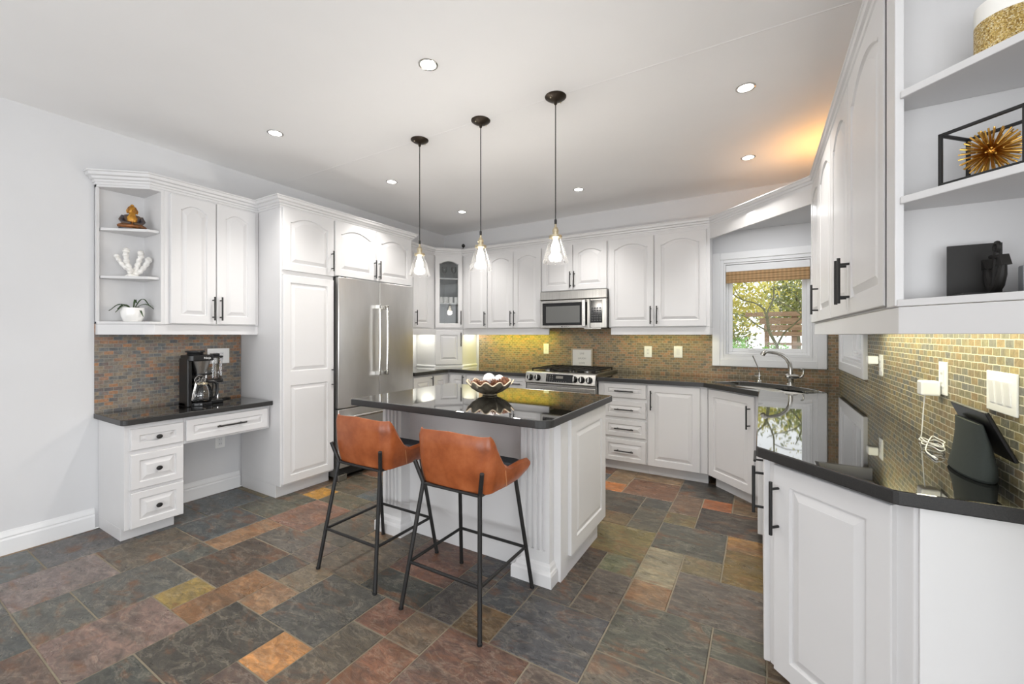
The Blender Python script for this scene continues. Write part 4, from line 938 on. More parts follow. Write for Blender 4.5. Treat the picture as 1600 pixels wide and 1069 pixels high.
# ---- tap, lever pump
t = thing('kitchen_faucet', 'brushed nickel high-arc faucet with side lever behind the sink', 'faucet', (0.215, 4.190, KT1))
MB().lathe([(0.030, 0), (0.030, 0.006), (0.024, 0.010), (0.022, 0.050), (0.024, 0.055)], 24).build('base', M['chrome'], t, smooth=True)
hx = vw; 
mb = MB(); mb.tube([(-vw.x * 0.040, -vw.y * 0.040, 0.068), (-vw.x * 0.030, -vw.y * 0.030, 0.069), (0, 0, 0.070), (vw.x * 0.045, vw.y * 0.045, 0.068), (vw.x * 0.066, vw.y * 0.066, 0.064)], [0.012, 0.021, 0.024, 0.020, 0.010], 18)
mb.build('valve_body', M['chrome'], t, smooth=True)
mb = MB(); mb.tube([(vw.x * a, vw.y * a, z) for a, z in ((0.050, 0.058), (0.080, 0.058), (0.098, 0.070), (0.106, 0.090), (0.106, 0.118), (0.102, 0.130), (0.094, 0.133), (0.086, 0.128))], [0.006, 0.008, 0.008, 0.007, 0.006, 0.006, 0.006, 0.005], 12)
mb.build('lever', M['chrome'], t, smooth=True)
pts = [(0, 0.07), (0, 0.13), (-0.008, 0.175), (-0.030, 0.215), (-0.065, 0.245), (-0.105, 0.262), (-0.150, 0.270), (-0.185, 0.272)]
dr_ = Vector((-0.92, -0.39))
mb = MB(); mb.tube([(-dr_.x * a, -dr_.y * a, z) for a, z in pts], [0.018, 0.0165, 0.016, 0.0155, 0.015, 0.0145, 0.013, 0.012], 16)
mb.build('spout', M['chrome'], t, smooth=True)
mb = MB(); e = Vector((dr_.x * 0.185, dr_.y * 0.185, 0.272)); mb.tube([e, e + Vector((dr_.x * 0.012, dr_.y * 0.012, 0.002)), e + Vector((dr_.x * 0.028, dr_.y * 0.028, -0.010)), e + Vector((dr_.x * 0.036, dr_.y * 0.036, -0.026))], [0.012, 0.019, 0.021, 0.018], 16)
mb.build('spray_head', M['chrome'], t, smooth=True)
t = thing('filter_tap', 'slim nickel filter tap with a thin spout beside the sink faucet', 'tap', (-0.010, 4.352, KT1))
MB().lathe([(0.020, 0), (0.018, 0.008), (0.010, 0.014), (0.009, 0.035), (0.016, 0.040), (0.016, 0.052), (0.007, 0.060), (0.006, 0.085)], 18).build('body', M['chrome'], t, smooth=True)
mb = MB(); mb.tube([(-vw.x * a, -vw.y * a, z) for a, z in ((0, 0.085), (0.012, 0.12), (0.035, 0.175), (0.060, 0.232))], [0.005, 0.0045, 0.0045, 0.006], 10); mb.build('spout', M['chrome'], t, smooth=True)
mb = MB(); mb.tube([(-vw.x * 0.01, -vw.y * 0.01, 0.046), (-vw.x * 0.046, -vw.y * 0.046, 0.050)], [0.006, 0.004], 10); mb.build('lever', M['chrome'], t, smooth=True)

# ---- coffee maker on the desk
t = thing('coffee_maker', 'black coffee maker with steel filter basket and clear water tank on the desk', 'coffee maker', (-3.685, 1.545, 0.786), RL)
body = MB(); body.box(-0.115, -0.085, -0.055, 0.085, 0, 0.36); body.box(-0.115, 0.145, -0.02, 0.095, 0.0, 0.030); body.box(-0.085, 0.035, 0.055, 0.095, 0.03, 0.345)
body.prism(rrect(-0.112, 0.055, -0.085, 0.090, 0.03), 0.338, 0.382)
body.build('body', M['blackplastic'], t, bevel=0.006)
MB().lathe([(0.072, 0), (0.074, 0.012), (0.070, 0.028), (0.060, 0.030)], 30, (-0.020, -0.030, 0)).build('warming_plate', M['dark'], t, smooth=True)
MB().lathe([(0.034, 0.238), (0.036, 0.244), (0.066, 0.338)], 30, (-0.020, -0.020, 0)).build('filter_basket', M['steel'], t, smooth=True)
MB().lathe([(0.040, 0.226), (0.040, 0.240), (0.034, 0.243)], 24, (-0.020, -0.020, 0)).box(0.01, 0.05, -0.045, -0.03, 0.228, 0.24).build('drip_ring', M['blackplastic'], t)
MB().lathe([(0.050, 0.382), (0.052, 0.392), (0.048, 0.400), (0.062, 0.404), (0.060, 0.414), (0.01, 0.416)], 26, (-0.045, -0.005, 0)).build('basket_lid', M['blackplastic'], t, smooth=True)
MB().prism(rrect(0.058, 0.145, -0.01, 0.090, 0.02), 0.180, 0.355).build('water_tank', M['tank'], t)
MB().prism(rrect(0.052, 0.150, -0.014, 0.094, 0.02), 0.356, 0.370).prism(rrect(0.052, 0.150, -0.014, 0.094, 0.02), 0.160, 0.180).box(0.075, 0.13, 0.01, 0.05, 0.37, 0.388).build('tank_cap', M['blackplastic'], t, bevel=0.003)
MB().tube([(0.135, 0.06, 0.030), (0.135, 0.06, 0.160)], 0.008, 8).build('tank_column', M['chrome'], t)
text_mesh('maker_mark', 'Ninja', 0.022, M['plate'], t, (0.002, -0.0856, 0.360), (PI / 2, 0, 0))
mb = MB()
for k in range(5):
    a = k * 2 * PI / 5; cx, cz = -0.055 + 0.020 * math.cos(a), 0.198 + 0.020 * math.sin(a)
    mb.tube([(cx + 0.0115 * math.cos(2 * PI * i / 14), -0.1075, cz + 0.0115 * math.sin(2 * PI * i / 14)) for i in range(15)], 0.0022, 6)
mb.tube([(-0.055 + 0.035 * math.cos(2 * PI * i / 28), -0.1075, 0.198 + 0.035 * math.sin(2 * PI * i / 28)) for i in range(29)], 0.0025, 6)
mb.tube([(-0.085, -0.1075, 0.18), (-0.100, -0.105, 0.10), (-0.105, -0.10, 0.055)], 0.004, 6)
mb.tube([(-0.080, -0.1075, 0.172), (-0.092, -0.105, 0.10), (-0.095, -0.10, 0.06)], 0.004, 6)
mb.build('measuring_scoop', M['chrome'], t, smooth=True)
cf = thing('carafe', 'empty glass carafe with black handle standing on the coffee maker hot plate', 'carafe', (-3.655, 1.525, 0.8165), RL)
MB().lathe([(0.062, 0.0), (0.072, 0.006), (0.076, 0.030), (0.075, 0.070), (0.066, 0.105), (0.050, 0.128), (0.044, 0.148), (0.042, 0.148), (0.048, 0.127), (0.064, 0.104), (0.073, 0.070), (0.074, 0.030), (0.070, 0.008), (0.05, 0.002)], 32).build('jug', M['tank'], cf, smooth=True)
MB().lathe([(0.045, 0.148), (0.047, 0.158), (0.042, 0.172), (0.015, 0.178)], 26).build('lid', M['blackplastic'], cf, smooth=True)
MB().tube([(0.035, -0.02, 0.150), (0.075, -0.025, 0.150), (0.098, -0.03, 0.125), (0.098, -0.03, 0.06), (0.088, -0.03, 0.025), (0.066, -0.02, 0.022)], [0.010, 0.011, 0.011, 0.010, 0.009, 0.008], 10).build('handle', M['blackplastic'], cf, smooth=True)
MB().lathe([(0.0490, 0.128), (0.0505, 0.130), (0.0465, 0.144), (0.0445, 0.145)], 28, cap0=False, cap1=False).build('collar', M['brass'], cf, smooth=True)
cd = MB().tube([(-3.78, 1.66, 0.800), (-3.80, 1.74, 0.791), (-3.84, 1.82, 0.791), (-3.87, 1.80, 0.792), (-3.85, 1.72, 0.793), (-3.87, 1.70, 0.80), (-3.895, 1.71, 0.83), (-3.899, 1.715, 0.90), (-3.893, 1.72, 1.09)], 0.004, 8).build('power_cord', M['rubber'], smooth=True)
tag(cd, 'black coffee maker cord on the desk worktop by the pantry', 'cord')

# ---- wall plates
def plate(name, label, loc, rz, w, h, kind='rocker', n=1, cat='outlet'):
    t = thing(name, label, cat, loc, rz)
    MB().box(-w / 2, w / 2, -0.006, -0.0002, -h / 2, h / 2).build('cover_plate', M['plate'], t, bevel=0.002)
    for i in range(n):
        cx = (i - (n - 1) / 2) * 0.046
        if kind == 'rocker': MB().add([(cx - .016, -.006, -.033), (cx + .016, -.006, -.033), (cx + .016, -.006, .033), (cx - .016, -.006, .033), (cx - .016, -.0075, -.033), (cx + .016, -.0075, -.033), (cx + .016, -.012, .033), (cx - .016, -.012, .033)], [(4, 5, 6, 7), (0, 1, 5, 4), (1, 2, 6, 5), (2, 3, 7, 6), (3, 0, 4, 7)]).build('rocker', M['trim'], t)
        elif kind == 'socket':
            MB().box(cx - .016, cx + .016, -.0085, -.006, -.033, .033).build('socket_face', M['trim'], t, bevel=0.001)
            mb = MB()
            for z in (-.018, .018):
                for x in (-.006, .006): mb.box(cx + x - .0012, cx + x + .0012, -.0089, -.0083, z - .004, z + .005)
            mb.build('socket_slots', M['outlethole'], t)
    return t
yb = YB - E_; xr_ = XR - E_; xl_ = XL + E_
plate('wall_outlet', 'wide white outlet plate on the desk backsplash behind the coffee maker', (xl_, 1.757, 1.145), RL, 0.165, 0.125, 'socket', 2)
plate('wall_outlet', 'white outlet low on the wall under the desk worktop', (XL, 1.772, 0.425), RL, 0.075, 0.105, 'socket')
plate('light_switch', 'white switch plate on the back tiles left of the range', (-2.282, yb, 1.150), RB, 0.070, 0.125, 'rocker', 1, 'switch')
plate('wall_outlet', 'white outlet plate on the back tiles directly right of the range', (-1.053, yb, 1.138), RB, 0.080, 0.120, 'socket')
plate('light_switch', 'white switch plate on the back tiles next to the sink window', (-0.745, yb, 1.142), RB, 0.086, 0.120, 'rocker', 1, 'switch')
plate('wall_outlet', 'white outlet plate on the right wall beside the small side window', (xr_, 3.16, 1.145), RR, 0.075, 0.120, 'socket')
plate('wall_outlet', 'white outlet plate on the right wall with the phone charger in it', (xr_, 2.205, 1.155), RR, 0.080, 0.125, 'socket')
plate('light_switch', 'white triple switch plate on the right wall above the smart display', (xr_, 1.757, 1.154), RR, 0.175, 0.118, 'rocker', 3, 'switch')
o = MB().box(0.545, 0.5915, 3.19, 3.25, 1.148, 1.196).build('plug_adapter', M['plate'], bevel=0.006); tag(o, 'white plug-in adapter in the outlet beside the small side window', 'adapter')
o = MB().prism(rrect(0.535, 0.5912, 2.205, 2.262, 0.008), 1.085, 1.142).build('phone_charger', M['plate'], bevel=0.006); tag(o, 'white cube charger plugged in above the smart display cable', 'charger')

# ---- smart display with cable
t = thing('smart_display', 'charcoal fabric smart display standing at the right wall under the triple switch', 'smart display')
a = [Vector(p) for p in ((0.530, 1.905, 1.104), (0.530, 1.655, 1.104), (0.588, 1.655, 0.972), (0.588, 1.905, 0.972))]
nn = (a[1] - a[0]).cross(a[3] - a[0]).normalized()
if nn.x < 0: nn = -nn
MB().add([tuple(p) for p in a] + [tuple(p + nn * 0.010) for p in a], [(0, 1, 2, 3), (7, 6, 5, 4), (0, 4, 5, 1), (1, 5, 6, 2), (2, 6, 7, 3), (3, 7, 4, 0)]).build('screen', M['blackplastic'], t, bevel=0.004)
lp = []
for f, (cx, cy, rx, ry, z) in enumerate(((0.545, 1.790, 0.036, 0.118, KT1 + 0.001), (0.545, 1.790, 0.040, 0.122, KT1 + 0.008), (0.548, 1.788, 0.034, 0.115, 0.95), (0.545, 1.785, 0.022, 0.106, 1.01), (0.537, 1.783, 0.010, 0.096, 1.065))):
    lp.append([(cx + rx * math.cos(2 * PI * i / 40), cy + ry * math.sin(2 * PI * i / 40), z) for i in range(40)])
MB().loft(lp).build('speaker_base', M['fabric'], t, smooth=True)
pts = [(0.553, 2.232, 1.086), (0.550, 2.235, 1.05), (0.545, 2.23, 0.98), (0.54, 2.225, 0.925), (0.535, 2.215, 0.910)]
for k in range(26):
    a_ = k * 0.55; r_ = 0.050 + 0.012 * math.sin(k * 1.7); pts.append((0.545 + 0.45 * r_ * math.cos(a_), 2.10 + 1.5 * r_ * math.sin(a_), 0.910 + 0.0018 * k * 0.6 + 0.003 * math.sin(k * 2.1)))
pts += [(0.515, 2.07, 0.914), (0.500, 2.00, 0.910), (0.500, 1.94, 0.909)]
def smooth_path(P, n=4):
    out = []; V = [Vector(p) for p in P]
    for i in range(len(V) - 1):
        p0, p1, p2, p3 = V[max(i - 1, 0)], V[i], V[i + 1], V[min(i + 2, len(V) - 1)]
        for k in range(n):
            s_ = k / n; out.append(0.5 * ((2 * p1) + (p2 - p0) * s_ + (2 * p0 - 5 * p1 + 4 * p2 - p3) * s_ ** 2 + (3 * p1 - p0 - 3 * p2 + p3) * s_ ** 3))
    out.append(V[-1]); return out
cb_ = thing('charging_cable', 'white charging cable coiled on the worktop beside the smart display', 'cable')
MB().tube(smooth_path(pts), 0.0019, 8).build('wire', M['plate'], cb_, smooth=True)
MB().tube([(0.500, 1.94, 0.9095), (0.500, 1.908, 0.9095)], 0.0042, 10).build('connector', M['plate'], cb_, smooth=True)

# ---- things on the left shelves
t = thing('seated_figurine', 'gold and dark bronze seated figurine on the top desk-end shelf', 'figurine', (-3.770, 1.158, 2.0525), math.radians(73))
# local: x across, -y towards viewer
mb = MB(); mb.lathe([(0.070, 0), (0.072, 0.006), (0.060, 0.010)], 28, sx=1.0, sy=0.62); mb.build('plinth', M['navyrobe'], t, smooth=True)
mb = MB(); mb.tube([(-0.072, -0.010, 0.018), (-0.045, -0.030, 0.022), (0.0, -0.040, 0.022), (0.045, -0.030, 0.022), (0.070, -0.008, 0.018)], [0.010, 0.018, 0.016, 0.018, 0.010], 14)
mb.tube([(-0.055, 0, 0.016), (0, -0.012, 0.020), (0.055, 0, 0.016)], [0.016, 0.022, 0.016], 14); mb.build('crossed_legs', M['copper'], t, smooth=True)
MB().lathe([(0.044, 0.012), (0.042, 0.035), (0.044, 0.062), (0.050, 0.084), (0.042, 0.098), (0.018, 0.106)], 24, sx=1.0, sy=0.68).build('torso', M['navyrobe'], t, smooth=True)
MB().lathe([(0.016, 0.040), (0.026, 0.055), (0.029, 0.082), (0.017, 0.100), (0.012, 0.112)], 20, (0, -0.022, 0), sy=0.6).build('bare_chest', M['goldskin'], t, smooth=True)
for s_ in (1, -1): MB().tube([(s_ * 0.045, 0, 0.090), (s_ * 0.057, -0.006, 0.062), (s_ * 0.045, -0.034, 0.038), (s_ * 0.006, -0.050, 0.036)], [0.013, 0.014, 0.012, 0.009], 12).build('arm', M['navyrobe'], t, smooth=True)
hd = MB().ball((0, -0.004, 0.131), 0.0255, 20, 14, 1.2); hd.tube([(0, -0.028, 0.137), (0, -0.034, 0.127), (0, -0.028, 0.124)], [0.002, 0.004, 0.003], 8)
for s_ in (1, -1): hd.tube([(s_ * 0.025, -0.002, 0.142), (s_ * 0.028, -0.002, 0.128), (s_ * 0.025, -0.003, 0.112)], [0.003, 0.004, 0.003], 8)
hd.build('head', M['goldskin'], t, smooth=True)
mb = MB(); mb.ball((0, 0.002, 0.141), 0.0265, 18, 10, 1.0); mb.ball((0, 0.003, 0.168), 0.010, 14, 8); mb.build('hair', M['goldskin'], t, smooth=True)

t = thing('coral_ornament', 'white branching coral ornament on the middle desk-end shelf', 'ornament', (-3.770, 1.158, 1.7255), math.radians(73))
mb = MB(); rc = random.Random(5)
def branch(pts, rad):
    P = smooth_path(pts, 5); R = []
    for k in range(len(P)): f = k / (len(P) - 1); R.append(rad * 1.25 * (1.0 + 0.22 * math.sin(k * 1.9) + 0.30 * max(0, f - 0.75) / 0.25))
    mb.tube([tuple(p) for p in P], R, 12); mb.ball(tuple(P[-1]), rad * 1.5, 10, 7)
branch([(0.0, 0, 0.012), (-0.012, 0.0, 0.05), (-0.028, 0.005, 0.10), (-0.034, 0.0, 0.155), (-0.030, 0, 0.182)], 0.0125)
branch([(-0.008, 0, 0.035), (-0.040, 0.0, 0.065), (-0.066, 0.0, 0.105), (-0.080, 0, 0.135)], 0.0095)
branch([(0.006, 0, 0.012), (0.022, 0.004, 0.06), (0.034, 0.0, 0.11), (0.046, 0, 0.150), (0.044, 0, 0.172)], 0.0125)
branch([(0.015, 0, 0.012), (0.045, -0.006, 0.045), (0.070, -0.006, 0.085), (0.088, 0, 0.130)], 0.0125)
branch([(-0.012, -0.02, 0.010), (-0.014, -0.028, 0.030), (-0.016, -0.03, 0.045)], 0.010)
mb.lathe([(0.036, 0.0), (0.038, 0.008), (0.026, 0.016), (0.004, 0.018)], 20); mb.build('branches', M['coral'], t, smooth=True)

t = thing('potted_plant', 'small orchid plant in a round white pot on the lowest desk-end shelf', 'plant', (-3.760, 1.158, 1.4125), math.radians(73))
MB().lathe([(0.046, 0), (0.050, 0.003), (0.062, 0.035), (0.066, 0.062), (0.063, 0.092), (0.0645, 0.096), (0.060, 0.096), (0.058, 0.078)], 30).build('pot', M['ceramic'], t, smooth=True)
MB().lathe([(0.058, 0.080), (0.03, 0.084), (0.001, 0.085)], 24, cap0=False).build('potting_moss', M['bark'], t, smooth=True)
def strap(a, L, lift, droop, w, nm='leaf'):
    mb = MB(); n = 10; vs = []
    d_ = Vector((math.cos(a), math.sin(a), 0)); s_ = Vector((-math.sin(a), math.cos(a), 0))
    for k in range(n + 1):
        f = k / n; p = d_ * (0.008 + L * f) + Vector((0, 0, 0.088 + lift * math.sin(PI * min(1, f * 1.15) * 0.75) - droop * f * f)); ww = w * math.sin(PI * (0.12 + 0.86 * f)) ** 0.8
        vs += [tuple(p - s_ * ww), tuple(p - Vector((0, 0, 0.003))), tuple(p + s_ * ww)]
    fs = []
    for k in range(n):
        for q in (0, 1): b = k * 3 + q; fs.append((b, b + 1, b + 4, b + 3))
    mb.add(vs, fs); o = mb.build(nm, M['leaf'], t, smooth=True); md = o.modifiers.new('thick', 'SOLIDIFY'); md.thickness = 0.0018
for (a, L, li, dr2, w) in ((3.0, 0.115, 0.045, 0.045, 0.012), (0.15, 0.120, 0.050, 0.040, 0.012), (0.5, 0.100, 0.085, 0.030, 0.008), (2.6, 0.085, 0.040, 0.025, 0.010), (-0.9, 0.08, 0.03, 0.075, 0.008), (3.6, 0.09, 0.035, 0.05, 0.010), (1.2, 0.05, 0.07, 0.0, 0.006)): strap(a, L, li, dr2, w)

# ---- glass cabinet contents
mugs = [(-3.575, 4.205, 'leftmost white mug on the middle shelf of the glass corner cabinet'), (-3.532, 4.252, 'white mug second from left on the glass corner cabinet middle shelf'), (-3.487, 4.300, 'white mug third from left on the glass corner cabinet middle shelf'), (-3.435, 4.350, 'rightmost white mug on the middle shelf of the glass corner cabinet')]
def mug():
    t = thing('mug', '', 'mug', (0, 0, 0), 0, 'white mugs in the glass cabinet')
    MB().lathe([(0.026, 0), (0.029, 0.004), (0.031, 0.078), (0.029, 0.078), (0.027, 0.008), (0.002, 0.007)], 24).build('cup', M['ceramic'], t, smooth=True)
    MB().tube([(0.029 + 0.022 * math.sin(PI * k / 10), 0, 0.040 + 0.024 * math.cos(PI * k / 10)) for k in range(11)], 0.005, 8).build('handle', M['ceramic'], t, smooth=True)
    return t
m0 = None
for i, (x, y, lb) in enumerate(mugs):
    o = m0 = mug() if m0 is None else m0
    if i: o = copy_tree(m0)
    o.location = (x, y, 1.7352); o.rotation_euler = (0, 0, [-2.2, -0.7, -2.3, -0.2][i]); o['label'] = lb
def goblet(h):
    return MB().lathe([(0.030, 0), (0.030, 0.003), (0.005, 0.008), (0.004, h * 0.42), (0.022, h * 0.52), (0.034, h * 0.72), (0.031, h), (0.030, h), (0.032, h * 0.72), (0.020, h * 0.54), (0.001, h * 0.47)], 22)
g0 = None
for i, (x, y, lb) in enumerate(((-3.545, 4.245, 'stemmed glass on the top shelf of the glass corner cabinet, nearer the refrigerator'), (-3.452, 4.320, 'stemmed glass on the top shelf of the glass corner cabinet, nearer the microwave'))):
    if g0 is None: o = g0 = goblet(0.150).build('wine_glass', M['glass'], smooth=True)
    else: o = g0.copy(); C.objects.link(o)
    o.location = (x, y, 2.0552); tag(o, lb, 'glass', 'stemmed glasses in the glass cabinet')
for i, (x, y, lb) in enumerate(((-3.550, 4.220, 'white saucer stack at the bottom of the glass corner cabinet, nearer the refrigerator'), (-3.452, 4.315, 'white bowl at the bottom of the glass corner cabinet, nearer the microwave'))):
    o = MB().lathe([(0.025, 0), (0.028, 0.004), (0.044, 0.030 - 0.008 * i), (0.046, 0.036 - 0.008 * i), (0.043, 0.034 - 0.008 * i), (0.02, 0.008), (0.001, 0.007)], 24).build(['dessert_bowl', 'saucer_bowl'][i], M['ceramic'], smooth=True, loc=(x, y, 1.4155))
    tag(o, lb, 'bowl')
o_l = [o for o in C.objects if o.get('label', '').startswith('white saucer stack')][0]; o_l['label'] = 'deep white bowl at the bottom of the glass corner cabinet, nearer the refrigerator'
t = thing('security_camera', 'tiny black round camera on top of the glass corner cabinet crown', 'camera', (-3.300, 4.325, 2.4312))
MB().lathe([(0.016, 0), (0.016, 0.004), (0.005, 0.008), (0.005, 0.02)], 16).build('stand', M['blackplastic'], t, smooth=True)
MB().ball((0, 0, 0.040), 0.023, 18, 12).build('camera_head', M['blackplastic'], t, smooth=True)

# ---- things on the right shelves
t = thing('glitter_candle', 'gold-glittered glass candle jar on the upper right-hand shelf', 'candle', (0.488, 1.392, 1.9485))
MB().lathe([(0.055, 0), (0.058, 0.003), (0.058, 0.088)], 36, cap1=False).build('jar', M['glitter'], t, smooth=True)
MB().lathe([(0.058, 0.088), (0.058, 0.128), (0.055, 0.130), (0.055, 0.112)], 36, cap0=False, cap1=False).build('jar_rim', M['wax'], t, smooth=True)
MB().lathe([(0.0545, 0.004), (0.0545, 0.112), (0.001, 0.113)], 32).build('wax', M['wax'], t, smooth=True)
sd = Vector((1, -1)).normalized(); bd = Vector((1, 1)).normalized()
t = thing('wire_box_frame', 'black open wire box on the middle right-hand shelf around the gold starburst', 'ornament', (0.372, 1.392, 1.6765), RD)
bw, bdp, bh = 0.142, 0.095, 0.126; k = 0.0035; mb = MB()
for x in (0, bw):
    for y in (0, bdp): mb.box(x - k, x + k, y - k, y + k, 0, bh)
for z in (k, bh - k):
    for y in (0, bdp): mb.box(-k, bw + k, y - k, y + k, z - k, z + k)
    for x in (0, bw): mb.box(x - k, x + k, -k, bdp + k, z - k, z + k)
mb.build('frame', M['black'], t, bevel=0.001)
t = thing('gold_starburst', 'spiky gold starburst ornament inside the black wire box', 'ornament', (0.372 + sd.x * 0.064 + bd.x * 0.050, 1.392 + sd.y * 0.064 + bd.y * 0.050, 1.6765 + 0.064))
mb = MB(); NS = 150
for k_ in range(NS):
    z = 1 - 2 * (k_ + 0.5) / NS; r_ = math.sqrt(1 - z * z); a_ = k_ * 2.39996; d_ = Vector((r_ * math.cos(a_), r_ * math.sin(a_), z)); L = 0.052 if abs(d_.x * bd.x + d_.y * bd.y) < 0.75 else 0.042
    mb.tube([tuple(d_ * 0.008), tuple(d_ * L)], [0.0012, 0.0017], 6)
mb.ball((0, 0, 0), 0.011, 14, 8); mb.build('spikes', M['gold'], t)
t = thing('anchor_bookend', 'black metal bookend with an anchor on the lowest right-hand shelf', 'bookend', (0.405, 1.470, 1.4115))
MB().box(0, 0.096, 0, 0.005, 0, 0.132).build('upright_plate', M['iron'], t, bevel=0.001)
MB().box(0, 0.13, -0.095, 0.005, 0.0, 0.006).build('base_plate', M['iron'], t, bevel=0.001)
mb = MB(); ax_, ay_ = 0.0, 0.0
mb.tube([(ax_, ay_, 0.006), (ax_ - 0.004, ay_, 0.06), (ax_ - 0.010, ay_, 0.100)], [0.008, 0.006, 0.006], 10)
mb.tube([(ax_ - 0.010 + 0.011 * math.cos(2 * PI * i / 16), ay_, 0.111 + 0.011 * math.sin(2 * PI * i / 16)) for i in range(17)], 0.0042, 8)
mb.tube([(ax_ - 0.036, ay_, 0.084), (ax_ + 0.018, ay_, 0.092)], 0.0055, 8)
for s_ in (1, -1): mb.tube([(ax_ + s_ * a, ay_ - 0.0, z) for a, z in ((0.0, 0.010), (0.018, 0.022), (0.032, 0.045), (0.040, 0.072))], [0.010, 0.010, 0.009, 0.006], 10)
for s_ in (1, -1): mb.add([(ax_ + s_ * 0.024, ay_ - 0.008, 0.066), (ax_ + s_ * 0.058, ay_ - 0.008, 0.064), (ax_ + s_ * 0.043, ay_ - 0.008, 0.090), (ax_ + s_ * 0.024, ay_ + 0.008, 0.066), (ax_ + s_ * 0.058, ay_ + 0.008, 0.064), (ax_ + s_ * 0.043, ay_ + 0.008, 0.090)], [(0, 1, 2), (3, 5, 4), (0, 3, 4, 1), (1, 4, 5, 2), (2, 5, 3, 0)])
ao = mb.build('anchor', M['iron'], t, smooth=True, ang=30, loc=(0.068, -0.045, 0.002)); ao.rotation_euler = (0, 0, PI / 2)
o = MB().box(0.520, 0.575, 1.430, 1.455, 1.4115, 1.482).build('marble_block', M['marble'], bevel=0.003); tag(o, 'small grey marble block on the lowest right-hand shelf behind the anchor bookend', 'block')

# ---- garden outside the sink window
struct(MB().box(-12, 14, 4.9, 40, -0.9, -0.6).build('ground', M['soil']))
def leaves(mb, c, r, n, size, rnd, squash=(1, 1, 1)):
    for _ in range(n):
        while True:
            p = Vector((rnd.uniform(-1, 1), rnd.uniform(-1, 1), rnd.uniform(-1, 1)))
            if p.length <= 1: break
        p = Vector((c[0] + p.x * r * squash[0], c[1] + p.y * r * squash[1], c[2] + p.z * r * squash[2]))
        u = Vector((rnd.gauss(0, 1), rnd.gauss(0, 1), rnd.gauss(0, 1))).normalized(); w = u.orthogonal().normalized(); s_ = size * rnd.uniform(0.6, 1.3)
        mb.add([tuple(p - u * s_), tuple(p + w * s_ * 0.45), tuple(p + u * s_), tuple(p - w * s_ * 0.45)], [(0, 1, 2, 3)])
rg = random.Random(21)
t = thing('garden_tree', 'slim bare-branched tree just outside the sink window', 'tree', (0.19, 6.3, 0))
mb = MB(); J = lambda x, z, y=0.0: (x - 0.19, y, z)
mb.tube(smooth_path([J(0.20, -0.6), J(0.20, 0.6), J(0.187, 1.12), J(0.150, 1.24), J(0.095, 1.365), J(0.075, 1.50), J(0.060, 1.60), J(0.046, 1.645)]), 0.018, 8)
def br(pts, r0): 
    P = smooth_path(pts); mb.tube([tuple(p) for p in P], [r0 * (1 - 0.6 * k / len(P)) for k in range(len(P))], 6)
br([J(0.046, 1.645), J(-0.02, 1.70, -.1), J(-0.083, 1.733, -.15), J(-0.207, 1.771, -.2), J(-0.38, 1.90, -.3)], 0.012)
br([J(0.067, 1.60), J(0.11, 1.70, .05), J(0.145, 1.82, .1), J(0.150, 1.993, .15), J(0.17, 2.3, .2)], 0.014)
br([J(0.170, 1.16), J(0.215, 1.27, -.05), J(0.26, 1.356, -.1), J(0.34, 1.44, -.15), J(0.427, 1.554, -.2), J(0.41, 1.68, -.2), J(0.36, 1.80, -.25)], 0.012)
br([J(0.427, 1.554, -.2), J(0.36, 1.62, -.2), J(0.25, 1.70, -.1), J(0.15, 1.756, 0), J(0.07, 1.83, 0.1)], 0.009)
br([J(0.427, 1.554, -.2), J(0.52, 1.50, -.2), J(0.66, 1.47, -.2)], 0.009)
br([J(0.10, 1.36), J(-0.018, 1.432, .1), J(-0.156, 1.551, .15), J(-0.274, 1.604, .2), J(-0.45, 1.62, .25)], 0.011)
br([J(0.14, 1.9, .1), J(0.28, 1.93, .0), J(0.42, 1.90, -.1), J(0.6, 1.86, -.2)], 0.007)
br([J(-0.2, 1.77, -.2), J(-0.26, 1.85, -.2), J(-0.35, 2.05, -.2)], 0.007)
mb.build('trunk', M['bark'], t, smooth=True)
mb = MB()
for _ in range(26): leaves(mb, (rg.uniform(-0.6, 0.5), rg.uniform(-0.3, 0.4), rg.uniform(1.55, 2.25)), 0.12, 9, 0.022, rg)
mb.build('leaves', M['lf_yel'], t)
t = thing('wooden_fence', 'weathered wooden deck railing and privacy fence outside the sink window', 'fence', (0, 9.0, 0))
for (x0, x1, z0, z1, y) in ((-0.25, 2.4, 1.66, 1.74, 0.0), (-0.02, 2.4, 1.52, 1.63, 0.03), (0.05, 2.4, 1.40, 1.50, 0.03), (0.10, 2.4, 1.30, 1.38, 0.03), (0.10, 2.4, 1.13, 1.18, 0.03), (0.10, 2.4, 1.00, 1.05, 0.03), (0.10, 2.4, 0.88, 0.92, 0.03), (0.10, 2.4, 0.70, 0.76, 0.03)):
    MB().box(x0, x1, y, y + 0.04, z0, z1).build('rail_board', M['wood'], t)
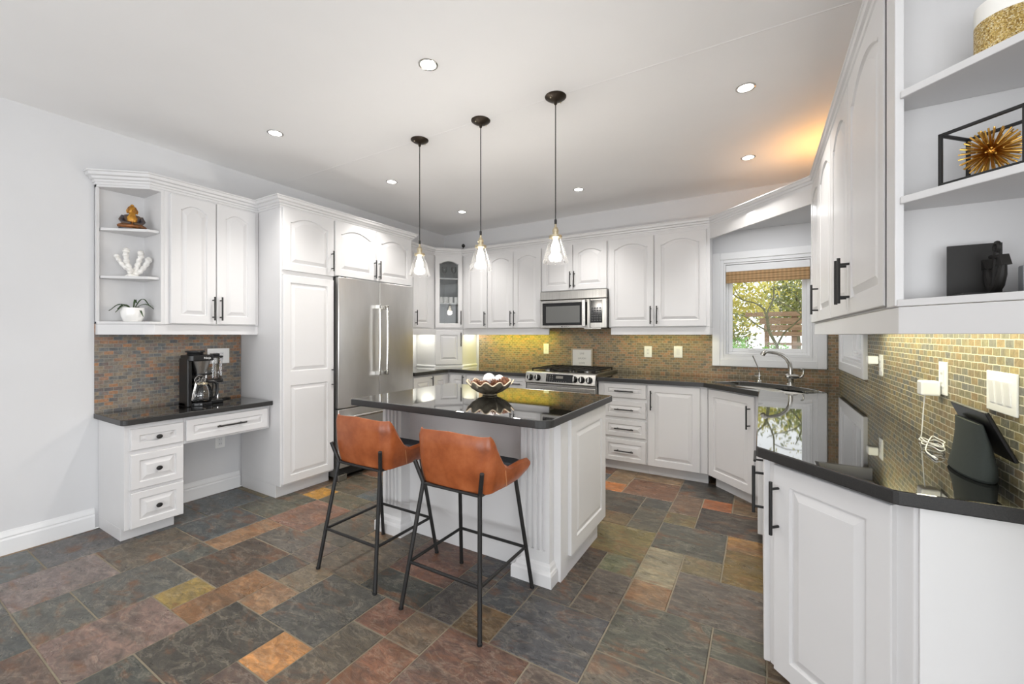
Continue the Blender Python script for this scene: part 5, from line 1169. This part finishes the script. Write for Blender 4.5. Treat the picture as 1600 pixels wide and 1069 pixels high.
for x in (0.10, 0.52, 1.0, 1.6, 2.3): MB().box(x - 0.04, x + 0.04, 0.06, 0.14, -0.6, 1.66).build('fence_post', M['wood'], t)
def bush(name, label, c, r, n, size, mtl, sq=(1, 1, 1), cat='shrub', grp=None, trunk=True):
    t = thing(name, label, cat, (c[0], c[1], -0.6), 0, grp)
    mb = MB()
    for k in range(14): 
        a = rg.uniform(0, 2 * PI); q = r * rg.uniform(0.15, 0.75)
        leaves(mb, (q * math.cos(a) * sq[0], q * math.sin(a) * sq[1], c[2] + 0.6 + rg.uniform(-0.6, 0.6) * r * sq[2]), r * 0.5, n // 14, size, rg)
    mb.build('foliage', mtl, t)
    if trunk: MB().tube([(0, 0, 0), (0.05, 0, (c[2] + 0.6) * 0.5), (0, 0.05, c[2] + 0.6)], [0.05 * r + 0.02, 0.04 * r + 0.015, 0.01], 8).build('stem', M['bark'], t, smooth=True)
bush('green_shrub', 'bright green leafy shrub outside the lower left of the sink window', (-0.44, 7.4, 0.98), 0.34, 900, 0.040, M['lf_grn'])
bush('green_shrub', 'low pale green shrub outside, in front of the wooden fence', (0.22, 8.3, 0.93), 0.26, 600, 0.035, M['lf_grn'])
bush('autumn_shrub', 'thin yellow-brown shrub outside, left of the wooden fence', (-0.55, 9.6, 1.25), 0.62, 700, 0.040, M['lf_oli'])
bush('autumn_tree', 'yellow-leaved tree behind the wooden fence outside', (-0.6, 11.3, 2.1), 1.0, 1300, 0.065, M['lf_yel'], (1, 1, 0.9), 'tree')
bush('autumn_tree', 'olive-leaved tree behind the wooden fence outside', (0.85, 14.0, 2.5), 1.15, 1500, 0.070, M['lf_oli'], (1, 1, 1), 'tree')
bush('autumn_tree', 'distant olive-green tree beyond the yellow-leaved tree outside', (-1.9, 17.0, 2.7), 1.7, 1500, 0.10, M['lf_oli'], (1.1, 1, 1), 'tree')
bush('autumn_tree', 'distant yellow-green tree farthest beyond the wooden fence outside', (1.7, 18.0, 2.6), 1.8, 1500, 0.10, M['lf_yel'], (1.2, 1, 1), 'tree')
